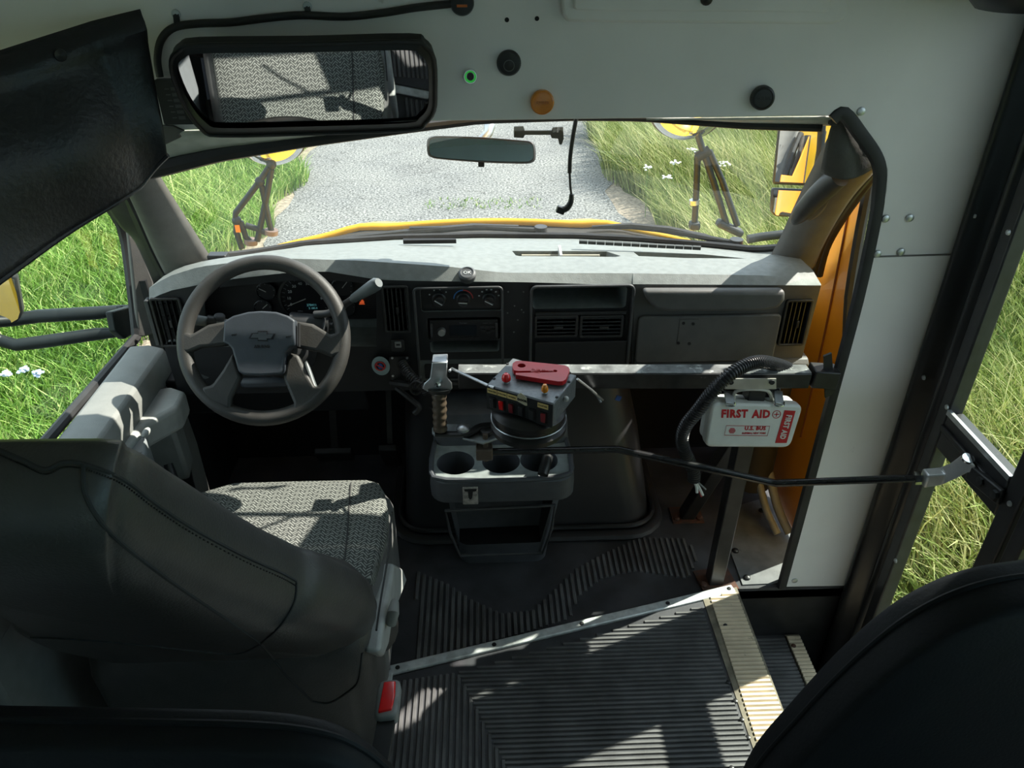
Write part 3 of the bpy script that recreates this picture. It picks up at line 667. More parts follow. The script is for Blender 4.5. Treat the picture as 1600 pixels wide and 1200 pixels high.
# radio
rd = obj('radio', prect(672, 500, 778, 533, FY + 0.010, 0.004, 0.10), mat('radio_black', (0.012, 0.012, 0.014), 0.3), D, bev=0.002)
obj('radio_knob', B().lathe(P(690, 517, Y=FY + 0.010), (0, -1, 0), [(0.010, 0), (0.0095, 0.010), (0.008, 0.012), (1e-5, 0.012)], 24), steel, rd)
obj('radio_screen', prect(702, 508, 745, 524, FY + 0.0098, 0.002, -0.001), mat('radio_glass', (0.012, 0.016, 0.022), 0.12), rd)
for x in (674.5, 776): obj('radio_edge', prect(x - 2, 504, x + 2, 526, FY + 0.009, 0.002, -0.004), MATS['dark_grey_rim'], rd, bev=0.001)
for k in range(6): obj('radio_button', prect(702 + k * 8, 527, 708 + k * 8, 530, FY + 0.0095, 0.001, -0.002), MATS['knob_black'], rd)
for k, (x, y) in enumerate(((750, 508), (758, 508), (766, 508), (752, 515), (760, 517), (768, 514))): obj('radio_button', prect(x, y, x + 6, y + 4, FY + 0.0095, 0.001, -0.002), MATS['knob_black'], rd)
text('lettering', 'Pioneer', P(724, 505, Y=FY + 0.0088), (1, 0, 0), (0, 0, 1), 0.006, mat('dim_print', (0.12, 0.12, 0.13), 0.5), rd)
text('lettering', 'MOSFET 50W', P(762, 505, Y=FY + 0.0088), (1, 0, 0), (0, 0, 1), 0.004, MATS['dim_print'], rd)
for k in range(4): obj('switch_blank', prect(664 + k * 36, 568, 698 + k * 36, 590, FY + 0.014, 0.003, -0.006), dash_face_m, D, bev=0.002)
pk = obj('power_socket', prect(611, 530, 632, 548, FY, 0.005, -0.006), dash_face_m, D, bev=0.002)
obj('socket_icon', prect(617, 534, 627, 543, FY - 0.0062, 0.002, -0.0008), mat('icon_grey', (0.22, 0.22, 0.22), 0.5), pk)
obj('icon_bar', prect(619, 537.5, 625, 540, FY - 0.0071, 0.0008, -0.0006), dark_hole, pk)
# speckle of screw holes in the middle panel
sh = obj('screw_hole', B().lathe((0, 0, 0), (0, -1, 0), [(0.002, 0), (0.002, 0.0006)], 8), mat('bright_speck', (0.10, 0.10, 0.10), 0.6), D); sh.location = P(794, 456, Y=FY)
copies(sh, [P(x, y, Y=FY) for x, y in ((818, 456), (804, 478), (793, 489), (818, 488), (809, 500), (803, 519), (815, 484))], D)

# gauges, deep under the hood
GY = FY + 0.095
gp = obj('gauge_panel', prect(318, 432, 592, 500, GY + 0.006, 0.01, 0.006), mat('gauge_black', (0.008, 0.008, 0.010), 0.4), D)
def gauge(x, y, rpx, ticks, needle, a0=-120, a1=120):
    c = P(x, y, Y=GY); r = rpx * 1.52e-3
    g_ = obj('gauge', B().lathe(c, (0, -1, 0), [(r, 0), (r * 1.04, 0.004), (r * .95, 0.005), (r * .94, 0.001), (1e-5, 0.001)], 32), MATS['gauge_black'], D)
    b = B()
    for k in range(ticks):
        a = R(a0 + (a1 - a0) * k / (ticks - 1)); u = Vector((math.sin(a), 0, math.cos(a)))
        b.bar(c + u * r * .80 + Vector((0, -0.002, 0)), c + u * r * .91 + Vector((0, -0.002, 0)), 0.0012, 0.0006, up=(0, -1, 0))
    obj('tick_marks', b, mat('gauge_print', (0.20, 0.21, 0.22), 0.5), g_)
    a = R(needle); u = Vector((math.sin(a), 0, math.cos(a)))
    obj('needle', B().bar(c + Vector((0, -0.004, 0)), c + u * r * .78 + Vector((0, -0.004, 0)), 0.0018, 0.001, up=(0, -1, 0)), mat('needle_grey', (0.42, 0.40, 0.38), 0.5), g_)
    return g_, c, r
gauge(416, 455, 15, 7, -60); gauge(411, 481, 14, 7, 50)
g_, c, r = gauge(478, 466, 41, 21, -112, -120, 120)
for t, a in (('0', -112), ('10', -88), ('20', -62), ('30', -36), ('40', -12), ('50', 14), ('60', 38), ('70', 64), ('80', 90)):
    text('number', t, c + Vector((r * .64 * math.sin(R(a)), -0.002, r * .64 * math.cos(R(a)))), (1, 0, 0), (0, 0, 1), 0.010, ink_white, g_)
text('lettering', 'MPH', c + Vector((-0.018, -0.002, -0.034)), (1, 0, 0), (0, 0, 1), 0.006, MATS['gauge_print'], g_)
obj('display', B().box(c + Vector((0.012, -0.002, -0.022)), (0.038, 0.001, 0.016)), mat('lcd_glass', (0.012, 0.02, 0.028), 0.2), g_)
text('reading', '278411', c + Vector((0.012, -0.003, -0.017)), (1, 0, 0), (0, 0, 1), 0.008, lcd, g_)
text('reading', '2 180.4', c + Vector((0.014, -0.003, -0.0255)), (1, 0, 0), (0, 0, 1), 0.007, lcd, g_)
gauge(535, 449, 17, 7, 40); gauge(541, 481, 15, 7, -70)
ic = B().prism([P(x, y, Y=GY - 0.001) for x, y in ((562, 474), (562, 471.5), (564, 471), (564, 469), (567, 468), (568, 470), (569, 471), (569, 474))], (0, -0.001, 0)).bar(P(561, 475.2, Y=GY - 0.001), P(570, 475.2, Y=GY - 0.001), 0.0015, 0.001, up=(0, -1, 0))
obj('warning_icon', ic, led_orange, D, label='orange lit warning icon')

# knee panels below the face
obj('knee_panel', B().loft([[Vector((x, 1.66 + dy, z)) for dy, z in ((0.12, 0.60), (-0.02, 0.60), (0.03, 0.47 + zz), (0.15, 0.44 + zz))] for x, zz in ((-0.80, 0), (-0.62, 0), (-0.31, 0))]), dash_face_m, D, bev=0.008)
ls = obj('light_switch_panel', B().prism([PP(x, y, (0, 1.625, 0.6), (0, -1, .25)) for x, y in ((299, 546), (350, 546), (357, 556), (352, 592), (318, 600), (302, 590))], (0, 0.03, 0)), mat('switch_panel', (0.028, 0.032, 0.04), 0.5), D, bev=0.006)
c = PP(312, 565, (0, 1.622, 0.6), (0, -1, .25))
lk = obj('light_knob', B().lathe(c, (0, -1, 0.2), [(0.019, 0), (0.017, 0.008), (0.014, 0.016), (1e-5, 0.017)], 24), MATS['knob_black'], ls)
obj('knob_mark', B().box(c + Vector((-0.010, -0.018, 0.004)), (0.002, 0.002, 0.02)), ink_white, lk)
b = B()
for x, y in ((304, 551.5), (311, 550.5), (317, 553), (321, 558), (322, 563)): b.box(PP(x, y, (0, 1.6215, 0.6), (0, -1, .25)), (0.004, 0.001, 0.003))
obj('switch_icons', b, ink_white, ls)
obj('thumb_wheel', B().cyl(PP(321, 585, (0, 1.622, 0.6), (0, -1, .25)), PP(321, 585, (0, 1.610, 0.6), (0, -1, .25)), 0.011), MATS['dark_grey_rim'], ls)
obj('fuse_cover', B().box(P(417, 593, Y=1.63), (0.12, 0.05, 0.028)), mat('cover_blue_grey', (0.04, 0.046, 0.055), 0.5), D, bev=0.01)

# defroster slots on the top
dv = obj('defrost_slot', B().prism([P(x, y, Z=0.866) + Vector((0, 0, 0.006)) for x, y in ((630, 376), (712, 375.5), (713, 378), (630, 379))], (0, 0, -0.01)), dark_hole, D)
def seg(a, b_, y0, y1, n, Z):
    for k in range(n):
        t0, t1 = k / n, (k + .95) / n
        A0, A1 = Vector((a[0] + (b_[0] - a[0]) * t0, a[1] + (b_[1] - a[1]) * t0)), Vector((a[0] + (b_[0] - a[0]) * t1, a[1] + (b_[1] - a[1]) * t1))
        obj('defrost_slot', B().prism([P(A0.x, A0.y, Z=Z), P(A1.x, A1.y, Z=Z), P(A1.x, A1.y + y1, Z=Z), P(A0.x, A0.y + y1, Z=Z)], (0, 0, -0.008)), mat('grey_slot', (0.04, 0.045, 0.045), 0.7), D)
seg((905, 374), (1096, 384), 0, 2.4, 14, 0.872)
obj('tray_floor_trim', B().prism([P(x, y, Z=0.846) for x, y in ((815, 394), (815, 399), (872, 399), (872, 393))], (0, 0, -0.004)).prism([P(x, y, Z=0.846) for x, y in ((878, 393), (878, 399), (936, 399), (940, 394))], (0, 0, -0.004)), mat('tray_liner', (0.30, 0.29, 0.24), 0.6), D)
obj('tray_divider', B().prism([P(x, y, Z=0.868) for x, y in ((872, 383), (876, 383), (879, 399), (875, 399))], (0, 0, -0.02)), pale_grey, D)
# round badge on the brow
bc = P(730, 428, Y=FY + 0.006)
bd = obj('brow_badge', B().lathe(bc, (0, -0.45, 0.89), [(0.019, -0.012), (0.020, 0.002), (0.017, 0.005), (0.015, 0.006), (0.013, 0.004), (1e-5, 0.004)], 24), MATS['dark_grey_rim'], D)
text('lettering', 'OK', bc + Vector((0, -0.0022, 0.0043)), (1, 0, 0), (0, .89, .45), 0.012, ink_white, bd)

# ================================================================== steering column and wheel
WC = Vector((-0.480, 1.48, 0.80)); TH = R(36); WU = Vector((0, math.sin(TH), math.cos(TH))); WN = Vector((0, -math.cos(TH), math.sin(TH))); WXd = Vector((1, 0, 0))
SCo = thing('steering_column', 'dark steering column with gear lever, key barrel and indicator stalk behind the wheel', 'column', WC - WN * 0.25)
obj('column_shroud', B().loft([[WC - WN * d + WXd * (w * math.cos(t)) + WU * (h * math.sin(t) + o_) for t in np.linspace(0, 2 * math.pi, 17)[:-1]] for d, w, h, o_ in ((0.035, 0.060, 0.058, 0.0), (0.075, 0.082, 0.068, 0.0), (0.16, 0.080, 0.066, -0.006), (0.24, 0.060, 0.058, -0.01))]), mat('shroud_black', (0.028, 0.028, 0.030), 0.5), SCo)
# key barrel housing at right of the shroud
kb = [WC - WN * 0.08 + WXd * 0.035 + WU * 0.050, WC - WN * 0.08 + WXd * 0.118 + WU * 0.040]
kh = obj('key_housing', B().cyl(kb[0], kb[1], 0.024), MATS['dark_grey_rim'], SCo, bev=0.004)
obj('key_barrel', B().lathe(kb[1], kb[1] - kb[0], [(0.020, 0), (0.019, 0.006), (0.011, 0.008), (0.010, 0.014), (1e-5, 0.015)]), black_plastic, kh)
# gear lever
l0, l1, l2 = P(518, 488, Y=1.555), P(550, 468, Y=1.535), P(588, 444, Y=1.500)
lv = obj('gear_lever', B().tube([l0 + Vector((-0.04, 0.01, -0.01)), l0, l1], [0.009, 0.008, 0.008], 10, sm=5), MATS['dark_grey_rim'], SCo)
obj('lever_knob', B().tube([l1, l1.lerp(l2, 0.08), l1.lerp(l2, .85), l2, l2 + (l2 - l1) * 0.10], [0.007, 0.010, 0.0145, 0.0145, 0.010], 14), mat('lever_grey', (0.10, 0.115, 0.118), 0.4), lv)
# indicator stalk
i0, i1 = P(300, 499, Y=1.53), P(360, 508, Y=1.55)
sk = obj('indicator_stalk', B().tube([i0, i0.lerp(i1, .45), i0.lerp(i1, .5), i0.lerp(i1, .9), i1 + Vector((.05, 0.01, -.02))], [0.0115, 0.0115, 0.015, 0.012, 0.010], 14), mat('stalk_grey', (0.20, 0.215, 0.215), 0.45), SCo)
obj('stalk_ring', B().tube([i0.lerp(i1, .38), i0.lerp(i1, .62)], 0.0155, 14), black_plastic, sk)
hz = obj('hazard_button', B().cyl(P(343, 499, Y=1.545), P(343, 492, Y=1.545), 0.012), MATS['dark_grey_rim'], SCo, bev=0.003)
obj('tilt_lever', B().tube([P(470, 550, Y=1.56), P(478, 568, Y=1.53), P(490, 606, Y=1.49)], [0.006, 0.006, 0.009], 10, sm=4), MATS['lever_grey'], SCo)

SW = thing('steering_wheel', "grey four-spoke steering wheel with worn rim before the driver's seat", 'steering wheel', WC)
rim = [WC + WXd * (0.170 * math.cos(t)) + WU * (0.170 * math.sin(t)) for t in np.linspace(0, 2 * math.pi, 65)[:-1]]
obj('rim', B().tube(rim, 0.0165, 14, closed=True), wheel_m, SW)
def wp(x, y, off=0.0): return PP(x, y, WC + WN * off, WN)
hubo = [(358, 505), (372, 497), (395, 491), (414, 489.5), (438, 491), (456, 497), (467, 504), (467, 543), (458, 546), (452, 552), (449, 566), (448, 582), (443, 587), (415, 589), (388, 588), (380, 583), (374, 562), (370, 548), (364, 541), (356, 538)]
hb = obj('airbag_cover', B().prism([wp(x, y, 0.004) for x, y in hubo], WN * 0.034), hub_m, SW, bev=0.010, seg=4)
def spoke(pts, t0=-0.006, h=0.022):
    return obj('spoke', B().prism([wp(x, y, t0) for x, y in pts], WN * h), wheel_m, SW, bev=0.007, seg=3)
spoke([(362, 503), (330, 509), (304, 524), (287, 516), (284, 552), (300, 553), (318, 545), (360, 541)])
spoke([(462, 503), (492, 508), (520, 525), (537, 516), (540, 552), (522, 560), (500, 551), (462, 544)])
spoke([(368, 552), (382, 590), (366, 622), (365, 642), (325, 625), (318, 606), (336, 602), (352, 580)])
spoke([(455, 552), (470, 556), (482, 582), (494, 606), (516, 602), (496, 630), (462, 644), (462, 630), (446, 592)])
Hf = 0.0385
obj('cover_seam', B().bar(wp(357.5, 506, Hf - .012), wp(355.5, 537, Hf - .012), 0.0025, 0.012, up=WN).bar(wp(467.5, 505, Hf - .012), wp(467.5, 542, Hf - .012), 0.0025, 0.012, up=WN), dark_hole, SW)
bow = [(389, 529), (393.5, 520.5), (403, 520.5), (403, 517), (418, 517), (418, 521.5), (430.5, 521.5), (426.5, 530), (418, 530), (418, 533.5), (403, 533), (403, 529)]
cx_, cy_ = 410, 525.3
em = obj('emblem', B().prism([wp(x, y, Hf) for x, y in bow], WN * 0.0012), dark_hole, SW, label='bow-tie shaped maker emblem')
obj('emblem_face', B().prism([wp(cx_ + (x - cx_) * .86, cy_ + (y - cy_) * .74, Hf) for x, y in bow], WN * 0.0022), mat('emblem_grey', (0.075, 0.08, 0.088), 0.4), em)
text('lettering', 'AIR BAG', wp(409, 541.5, Hf + 0.0005), WXd, WU, 0.0085, dark_hole, SW, bold=0.0003)
b = B()
for x, y in ((366, 522), (451, 525)):
    b.bar(wp(x - 3.5, y, Hf), wp(x - 3.5, y + 3, Hf), .001, .001, up=WN).bar(wp(x - 2, y + 1, Hf), wp(x + 4, y, Hf), .0018, .001, up=WN).bar(wp(x - 1, y + 2.4, Hf), wp(x + 3, y + 2, Hf), .001, .001, up=WN)
obj('horn_icons', b, dark_hole, SW)
hubback = obj('hub_back', B().lathe(WC - WN * 0.04, WN, [(0.05, 0), (0.062, 0.02), (0.06, 0.044)], 20), black_plastic, SW)
# ================================================================== loose things inside the bus
from mathutils.bvhtree import BVHTree
def bvh_of(*objs):
    vs, fs = [], []
    dg = bpy.context.evaluated_depsgraph_get(); bpy.context.view_layer.update()
    for o in objs:
        e = o.evaluated_get(dg); me = e.to_mesh(); n = len(vs)
        vs += [o.matrix_world @ v.co for v in me.vertices]; fs += [[n + i for i in p.vertices] for p in me.polygons]; e.to_mesh_clear()
    return BVHTree.FromPolygons(vs, fs)
def hit(bv, x, y, lift=0.0):
    d = ray(x, y).normalized(); h, n, i, t = bv.ray_cast(EYE, d)
    return None if h is None else h - d * lift

# ---- driver's seat
SX = -0.48
S = thing('driver_seat', "driver's bucket seat, charcoal leather back and grey woven cushion, behind the steering wheel", 'seat', (SX, 1.15, 0.0))
BO, BN = Vector((0, 0.985, 0.56)), Vector((0, -1, -0.62)).normalized()          # middle plane of the backrest
bp_ = lambda x, y: PP(x, y, BO, BN)
right = [bp_(x, y) for x, y in ((585, 950), (575, 918), (555, 903), (500, 878), (463, 868), (400, 838), (330, 798), (280, 766), (250, 748), (215, 725), (180, 708), (130, 694))]
right = [p + Vector((0.008, 0, 0)) for p in right]
top_c = right[-1]
left = [Vector((2 * SX - p.x - 0.03, p.y, p.z)) for p in right[::-1]]
low = right[0] + (Vector((0, 0.62, -1)).normalized()) * 0.12
outl = smooth_pts([Vector((right[0].x - 0.01, low.y, low.z))] + right + left + [Vector((left[-1].x, low.y, low.z))], 3, closed=True)
cen = sum(outl, Vector()) / len(outl)
rings_ = []
for s_, h in ((0.02, 0.115), (0.45, 0.113), (0.72, 0.106), (0.87, 0.092), (0.95, 0.074), (0.985, 0.054), (1.0, 0.034), (1.0, 0.014), (0.985, -0.004), (0.95, -0.014), (0.86, -0.018), (0.35, -0.018), (0.02, -0.018)):
    rings_.append([cen + (p - cen) * s_ + BN * h for p in outl])
bk = obj('backrest', B().loft(rings_), leather, S, angle=80)
pads = obj('backrest_pad', B().loft([[cen + Vector((0, -.01, .02)) + (p - cen) * s_ + BN * h for p in outl] for s_, h in ((0.66, -0.012), (0.70, -0.024), (0.64, -0.034), (0.35, -0.040), (0.02, -0.039))]), fabric, bk, angle=80)
# lower back skirt and cushion
def softbox(x0, x1, y0, y1, z0, z1, r, n=4):
    b = B(); rg = []
    for z, ins in ((z0, r * .6), (z0 + r * .5, r * .15), (z0 + r, 0), (z1 - r, 0), (z1 - r * .6, r * .12), (z1 - r * .25, r * .42), (z1, r)):
        rg.append([Vector((x, y, z)) for x, y in rr(x0 + ins, y0 + ins, x1 - ins, y1 - ins, max(r * 1.2 - ins * .5, 0.01), n)])
    return b.loft(rg)
sk_ = obj('back_skirt', B().loft([[Vector((x, y + dy, z)) for x, y in rr(SX - w, 0.925, SX + w - 0.005, 1.105, 0.05, 5)] for z, w, dy in ((0.06, 0.225, 0.03), (0.10, 0.245, 0.01), (0.25, 0.262, 0.0), (0.40, 0.266, -0.005), (0.47, 0.255, 0.0), (0.505, 0.225, 0.01), (0.515, 0.18, 0.02))]), leather, S, angle=80)
cu = obj('seat', softbox(SX - 0.235, SX + 0.258, 1.00, 1.435, 0.15, 0.452, 0.055), mat('grey_seat_leather', (0.115, 0.115, 0.113), 0.42, var=0.1, scale=25, bump=0.3, bscale=260), S, angle=80)
cp = [P(x, y, Z=0.452) for x, y in ((338, 764), (362, 757), (470, 754), (575, 752), (592, 756), (602, 772), (607, 800), (606, 835), (598, 862), (585, 905))]
cp = cp + [Vector((-0.25, 1.08, 0.452)), Vector((-0.68, 1.08, 0.452)), Vector((-0.68, 1.38, 0.452))]
cc = sum(cp, Vector()) / len(cp)
fc = obj('seat_cloth', B().loft([[cc + (p - cc) * s_ + Vector((0, 0, h)) for p in cp] for s_, h in ((1.0, -0.012), (0.995, 0.001), (0.96, 0.008), (0.80, 0.012), (0.4, 0.013), (0.02, 0.013))]), fabric, cu, angle=80)
obj('seam', B().tube([P(x, y, Z=0.4655) for x, y in ((548, 756), (545, 800), (541, 850), (534, 905))], 0.0018, 6, sm=3), thread, cu)
bv = bvh_of(bk, sk_, cu)
def seam(pts, r=0.0022, m=thread, parent=None, lift=0.0005, step=8):
    pp = smooth_pts([Vector((x, y, 0)) for x, y in pts], 8); hp_ = [hit(bv, p.x, p.y, lift) for p in pp]; hp_ = [p for p in hp_ if p]
    if len(hp_) > 2: return obj('seam', B().tube(hp_, r, 6), m, parent or bk)
bs = [((130, 726), (134, 775), (171, 831), (252, 898), (351, 966), (407, 1006), (448, 1056), (488, 1096)), ((463, 910), (460, 940), (440, 975), (407, 1006)),
      ((0, 993), (110, 998), (210, 1006), (300, 1016), (370, 1021), (407, 1006)), ((0, 703), (35, 718), (70, 733), (100, 722), (135, 726), (190, 748), (240, 785), (300, 825), (380, 868), (440, 895), (463, 908)),
      ((488, 1096), (515, 1098), (545, 1080), (560, 1062), (566, 1020))]
for q in bs: seam(q)
# stitches along the upper seam
b = B()
pp = smooth_pts([Vector((x, y + 8, 0)) for x, y in bs[3]], 26)
for k in range(0, len(pp) - 1, 2):
    a_, e_ = hit(bv, pp[k].x, pp[k].y, .0006), hit(bv, pp[k + 1].x, pp[k + 1].y, .0006)
    if a_ and e_ and (a_ - e_).length < .03: b.bar(a_, a_.lerp(e_, .7), 0.0022, 0.0014, up=BN)
obj('stitching', b, mat('stitch_black', (0.010, 0.010, 0.010), 0.7), bk, kind='stuff')
obj('seam', B().tube([PP(x, y, (-0.212, 0, 0), (1, 0, 0)) for x, y in ((612, 800), (606, 870), (596, 930), (588, 985))], 0.002, 6, sm=3), thread, cu)
# side trim and recline lever on the aisle side
obj('side_trim', B().prism([P(x, y, X=-0.205) for x, y in ((616, 880), (630, 888), (637, 906), (625, 938), (614, 966), (608, 1008), (601, 1026), (594, 1018), (598, 985), (606, 940), (613, 905))], (-0.03, 0, 0)), pale_grey, S, bev=0.008, seg=3)
obj('seat_lever', B().tube([P(611, 975, X=-0.195), P(614, 958, X=-0.19), P(617, 940, X=-0.19)], [0.010, 0.012, 0.008], 10), trim_grey, S)
obj('seat_base', B().span((SX - 0.22, 1.02, 0.0), (SX + 0.22, 1.40, 0.16)), black_metal, S, bev=0.01)
# seat belt buckle standing up beside the seat
K = thing('seat_belt_buckle', 'seat belt buckle with red release button beside the driver seat', 'buckle', P(605, 1125, X=-0.185))
kc = P(606, 1092, X=-0.185)
kd = (P(609, 1068, X=-0.185) - P(603, 1115, X=-0.185)).normalized(); kx = Vector((0.93, -0.30, 0.1)); kn = kx.cross(kd).normalized(); kx = kd.cross(kn).normalized()
if kn.dot(EYE - kc) < 0: kn = -kn
def bl(u, v, w): return kc + kx * u + kd * v + kn * w
obj('buckle_body', B().prism([bl(x, z, -0.02) for x, z in rr(-0.020, -0.042, 0.020, 0.038, 0.012)], kn * 0.026), mat('buckle_grey', (0.20, 0.205, 0.20), 0.45), K, bev=0.005, seg=3)
obj('release_button', B().prism([bl(x, z, 0.0) for x, z in ((-0.012, -0.034), (0.011, -0.030), (0.014, 0.0), (0.012, 0.030), (-0.009, 0.030))], kn * 0.010), red_lens, K, bev=0.002)
obj('belt_stalk', B().bar(bl(0, -0.04, -0.01), bl(-0.01, -0.20, -0.02), 0.030, 0.010, up=kn), black_plastic, K)

# ---- padded barriers in the foreground
def barrier(name, lab, top, hd, zlow, y):
    """top: list of (X, Z) of the upper edge on the plane at y"""
    t = thing(name, lab, 'barrier', (sum(p[0] for p in top) / len(top), y, 0), None)
    o_ = smooth_pts([Vector((x, y, z)) for x, z in top], 5)
    poly = o_ + [Vector((o_[-1].x, y, zlow)), Vector((o_[0].x, y, zlow))]
    c_ = sum(poly, Vector()) / len(poly)
    rg = [[c_ + (p - c_) * s_ + Vector((0, h, 0)) for p in poly] for s_, h in ((0.02, -hd), (0.92, -hd), (0.97, -hd * .9), (0.99, -hd * .7), (1.0, -hd * .35), (1.0, hd * .35), (0.99, hd * .7), (0.97, hd * .9), (0.92, hd), (0.02, hd))]
    obj('pad', B().loft(rg), pad_vinyl, t, angle=80)
    obj('piping', B().tube([c_ + (p - c_) * 0.998 + Vector((0, hd * .2, 0)) for p in o_], 0.0035, 8), pad_vinyl, t)
    for x in (top[0][0] + 0.1 * (1 if top[-1][0] > top[0][0] else -1), top[-1][0] - 0.1 * (1 if top[-1][0] > top[0][0] else -1)):
        obj('leg', B().span((x - 0.015, y - 0.015, 0.0), (x + 0.015, y + 0.015, zlow + 0.05)), black_metal, t)
    return t
yl = 0.42
def bz(x, y, Y): q = P(x, y, Y=Y); return (q.x, q.z)
barrier('padded_barrier', "black padded vinyl barrier at the lower left behind the driver's seat", [(-0.93, 0.85), (-0.92, 0.945)] + [bz(x, y + 1, yl + 0.014) for x, y in ((-250, 1105), (0, 1108), (300, 1113), (430, 1118), (510, 1130), (560, 1150), (600, 1180), (640, 1225), (680, 1300))], 0.022, 0.35, yl)
yr = 0.55
barrier('padded_barrier', 'black padded vinyl barrier at the lower right by the entry step', [bz(x, y - 4, yr + 0.016) for x, y in ((1135, 1290), (1175, 1198), (1240, 1120), (1310, 1045), (1385, 978), (1450, 936), (1520, 908), (1600, 893), (1720, 885))] + [(0.80, 0.94)], 0.036, 0.12, yr)

# ---- engine cover and console
EC = thing('engine_cover', 'smooth black moulded engine cover right of the cup holder console', 'engine cover', (0.05, 1.9, 0.0))
def rring(x0, x1, y0, y1, z, r): return [Vector((x, y, z)) for x, y in rr(x0, y0, x1, y1, r, 5)]
cover_m = mat('satin_black_cover', (0.034, 0.034, 0.036), 0.36, var=0.15, scale=5, bump=0.1, bscale=300)
obj('cover', B().loft([rring(-0.26, 0.490, 1.705, 2.10, 0.0, 0.09), rring(-0.25, 0.475, 1.715, 2.10, 0.10, 0.09), rring(-0.24, 0.440, 1.735, 2.10, 0.30, 0.10), rring(-0.23, 0.400, 1.765, 2.10, 0.46, 0.10), rring(-0.22, 0.37, 1.79, 2.10, 0.56, 0.10)]), cover_m, EC, angle=60)
obj('cover_flange', B().tube(rring(-0.285, 0.512, 1.682, 2.11, 0.012, 0.10), 0.014, 8, closed=True, sq=(1.3, 1)), mat('flange_rubber', (0.028, 0.028, 0.030), 0.5), EC)
obj('flange_lip', B().tube(rring(-0.27, 0.498, 1.697, 2.105, 0.034, 0.09), 0.008, 8, closed=True), black_plastic, EC)
tg_ = P(966, 622, Y=1.70)
obj('cover_tag', B().box(tg_ + Vector((0, 0, 0)), (0.014, 0.004, 0.014), ry=R(20)), ink_blue, EC)

C_ = thing('console', 'black plastic centre console with three cup holders and open front bin', 'console', (0.03, 1.6, 0.0))
con_m = mat('console_plastic', (0.070, 0.076, 0.086), 0.5, var=0.12, scale=30, bump=0.15, bscale=400)
deck_m = mat('console_deck_painted_sun', (0.22, 0.25, 0.245), 0.55, var=0.15, scale=50, bump=0.2, bscale=300)  # console plastic lightened so that the shaded deck looks sunlit
def cr(x0, x1, y0, z, r=0.045): return [Vector((x, y, z)) for x, y in rr(x0, y0, x1, 1.665, r, 5)]
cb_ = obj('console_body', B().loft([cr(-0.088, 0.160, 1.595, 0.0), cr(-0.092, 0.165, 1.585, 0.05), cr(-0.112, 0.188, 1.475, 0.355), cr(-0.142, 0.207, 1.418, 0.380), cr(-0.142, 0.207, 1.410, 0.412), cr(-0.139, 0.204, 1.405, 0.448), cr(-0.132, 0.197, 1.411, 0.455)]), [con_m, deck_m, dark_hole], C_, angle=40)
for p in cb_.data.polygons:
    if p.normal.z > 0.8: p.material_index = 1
cups = [B().cyl(P(x, y, Z=0.453) + Vector((0, 0, -0.07)), P(x, y, Z=0.453) + Vector((0, 0, 0.05)), 0.044, 0.047, 28) for x, y in ((712, 724), (783, 722), (842, 720))]
binc = B().prism([P(x, y, Y=1.44) for x, y in ((694, 800), (869, 790), (850, 900), (716, 906))], (0, 0.195, 0))
cut(cb_, binc, *cups)
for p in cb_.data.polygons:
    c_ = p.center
    if c_.z < 0.36 and 1.50 < c_.y < 1.69 and abs(c_.x - 0.035) < 0.125 and (p.normal.y < -0.9 and c_.y > 1.66 or abs(p.normal.z) > .9 or (abs(p.normal.x) > .9 and abs(c_.x - .035) < .118)): p.material_index = 2  # bin inside is the same plastic, darkened for the shade in there
bevel(cb_, 0.003)
face_y = lambda z: 1.585 - 0.110 * (z - 0.05) / 0.305
def onface(x, y):
    Y_ = 1.55
    for _ in range(6): Y_ = face_y(P(x, y, Y=Y_).z)
    return P(x, y, Y=Y_ - 0.002)
obj('bin_rim', B().tube([onface(x, y) for x, y in ((696, 798), (704, 835), (719, 868), (848, 864), (862, 826), (867, 789))], 0.0045, 8, closed=True), mat('rim_grey', (0.06, 0.062, 0.066), 0.45), C_)
obj('console_ridge', B().loft([[Vector((x, y, z)) for x, y in rr(x0, y0, x1, 1.665, 0.03, 5)] for z, x0, x1, y0 in ((0.45, -0.137, 0.202, 1.545), (0.50, -0.135, 0.200, 1.552), (0.535, -0.125, 0.19, 1.565), (0.545, -0.11, 0.18, 1.59))]), con_m, C_, angle=40)
obj('tray_lip', B().tube([Vector((-0.133, 1.56, 0.458)), Vector((-0.137, 1.46, 0.457)), Vector((-0.10, 1.413, 0.455)), Vector((0.165, 1.413, 0.455)), Vector((0.199, 1.47, 0.457)), Vector((0.196, 1.56, 0.458))], 0.006, 8, sm=3), con_m, C_)
lx = prect(723, 760, 747, 787, 1.406, 0.002, -0.003)
la = obj('latch_plate', lx, mat('worn_latch_steel', (0.42, 0.40, 0.38), 0.4, 0.6, var=0.3, scale=120, dirt=((0.06, 0.05, 0.04), 160, 0.6)), C_, bev=0.001)
obj('latch_slot', B().prism([P(x, y, Y=1.4025) for x, y in ((725, 764.5), (745, 764), (744, 767), (739, 768), (738, 777), (736, 780), (734, 780), (732, 777), (731, 768), (726, 767.5))], (0, -0.001, 0)), dark_hole, la)
hs = P(851, 724, Z=0.40)
obj('torch_in_cup_holder', B().tube([P(856, 712, Z=0.50), P(848, 742, Z=0.475)], 0.013, 12), black_plastic, None).hide_render = False
tc_ = bpy.data.objects['torch_in_cup_holder']; tc_.name = 'hose_stub'; tag(tc_, 'short black corrugated hose end lying in the right cup holder', 'hose')

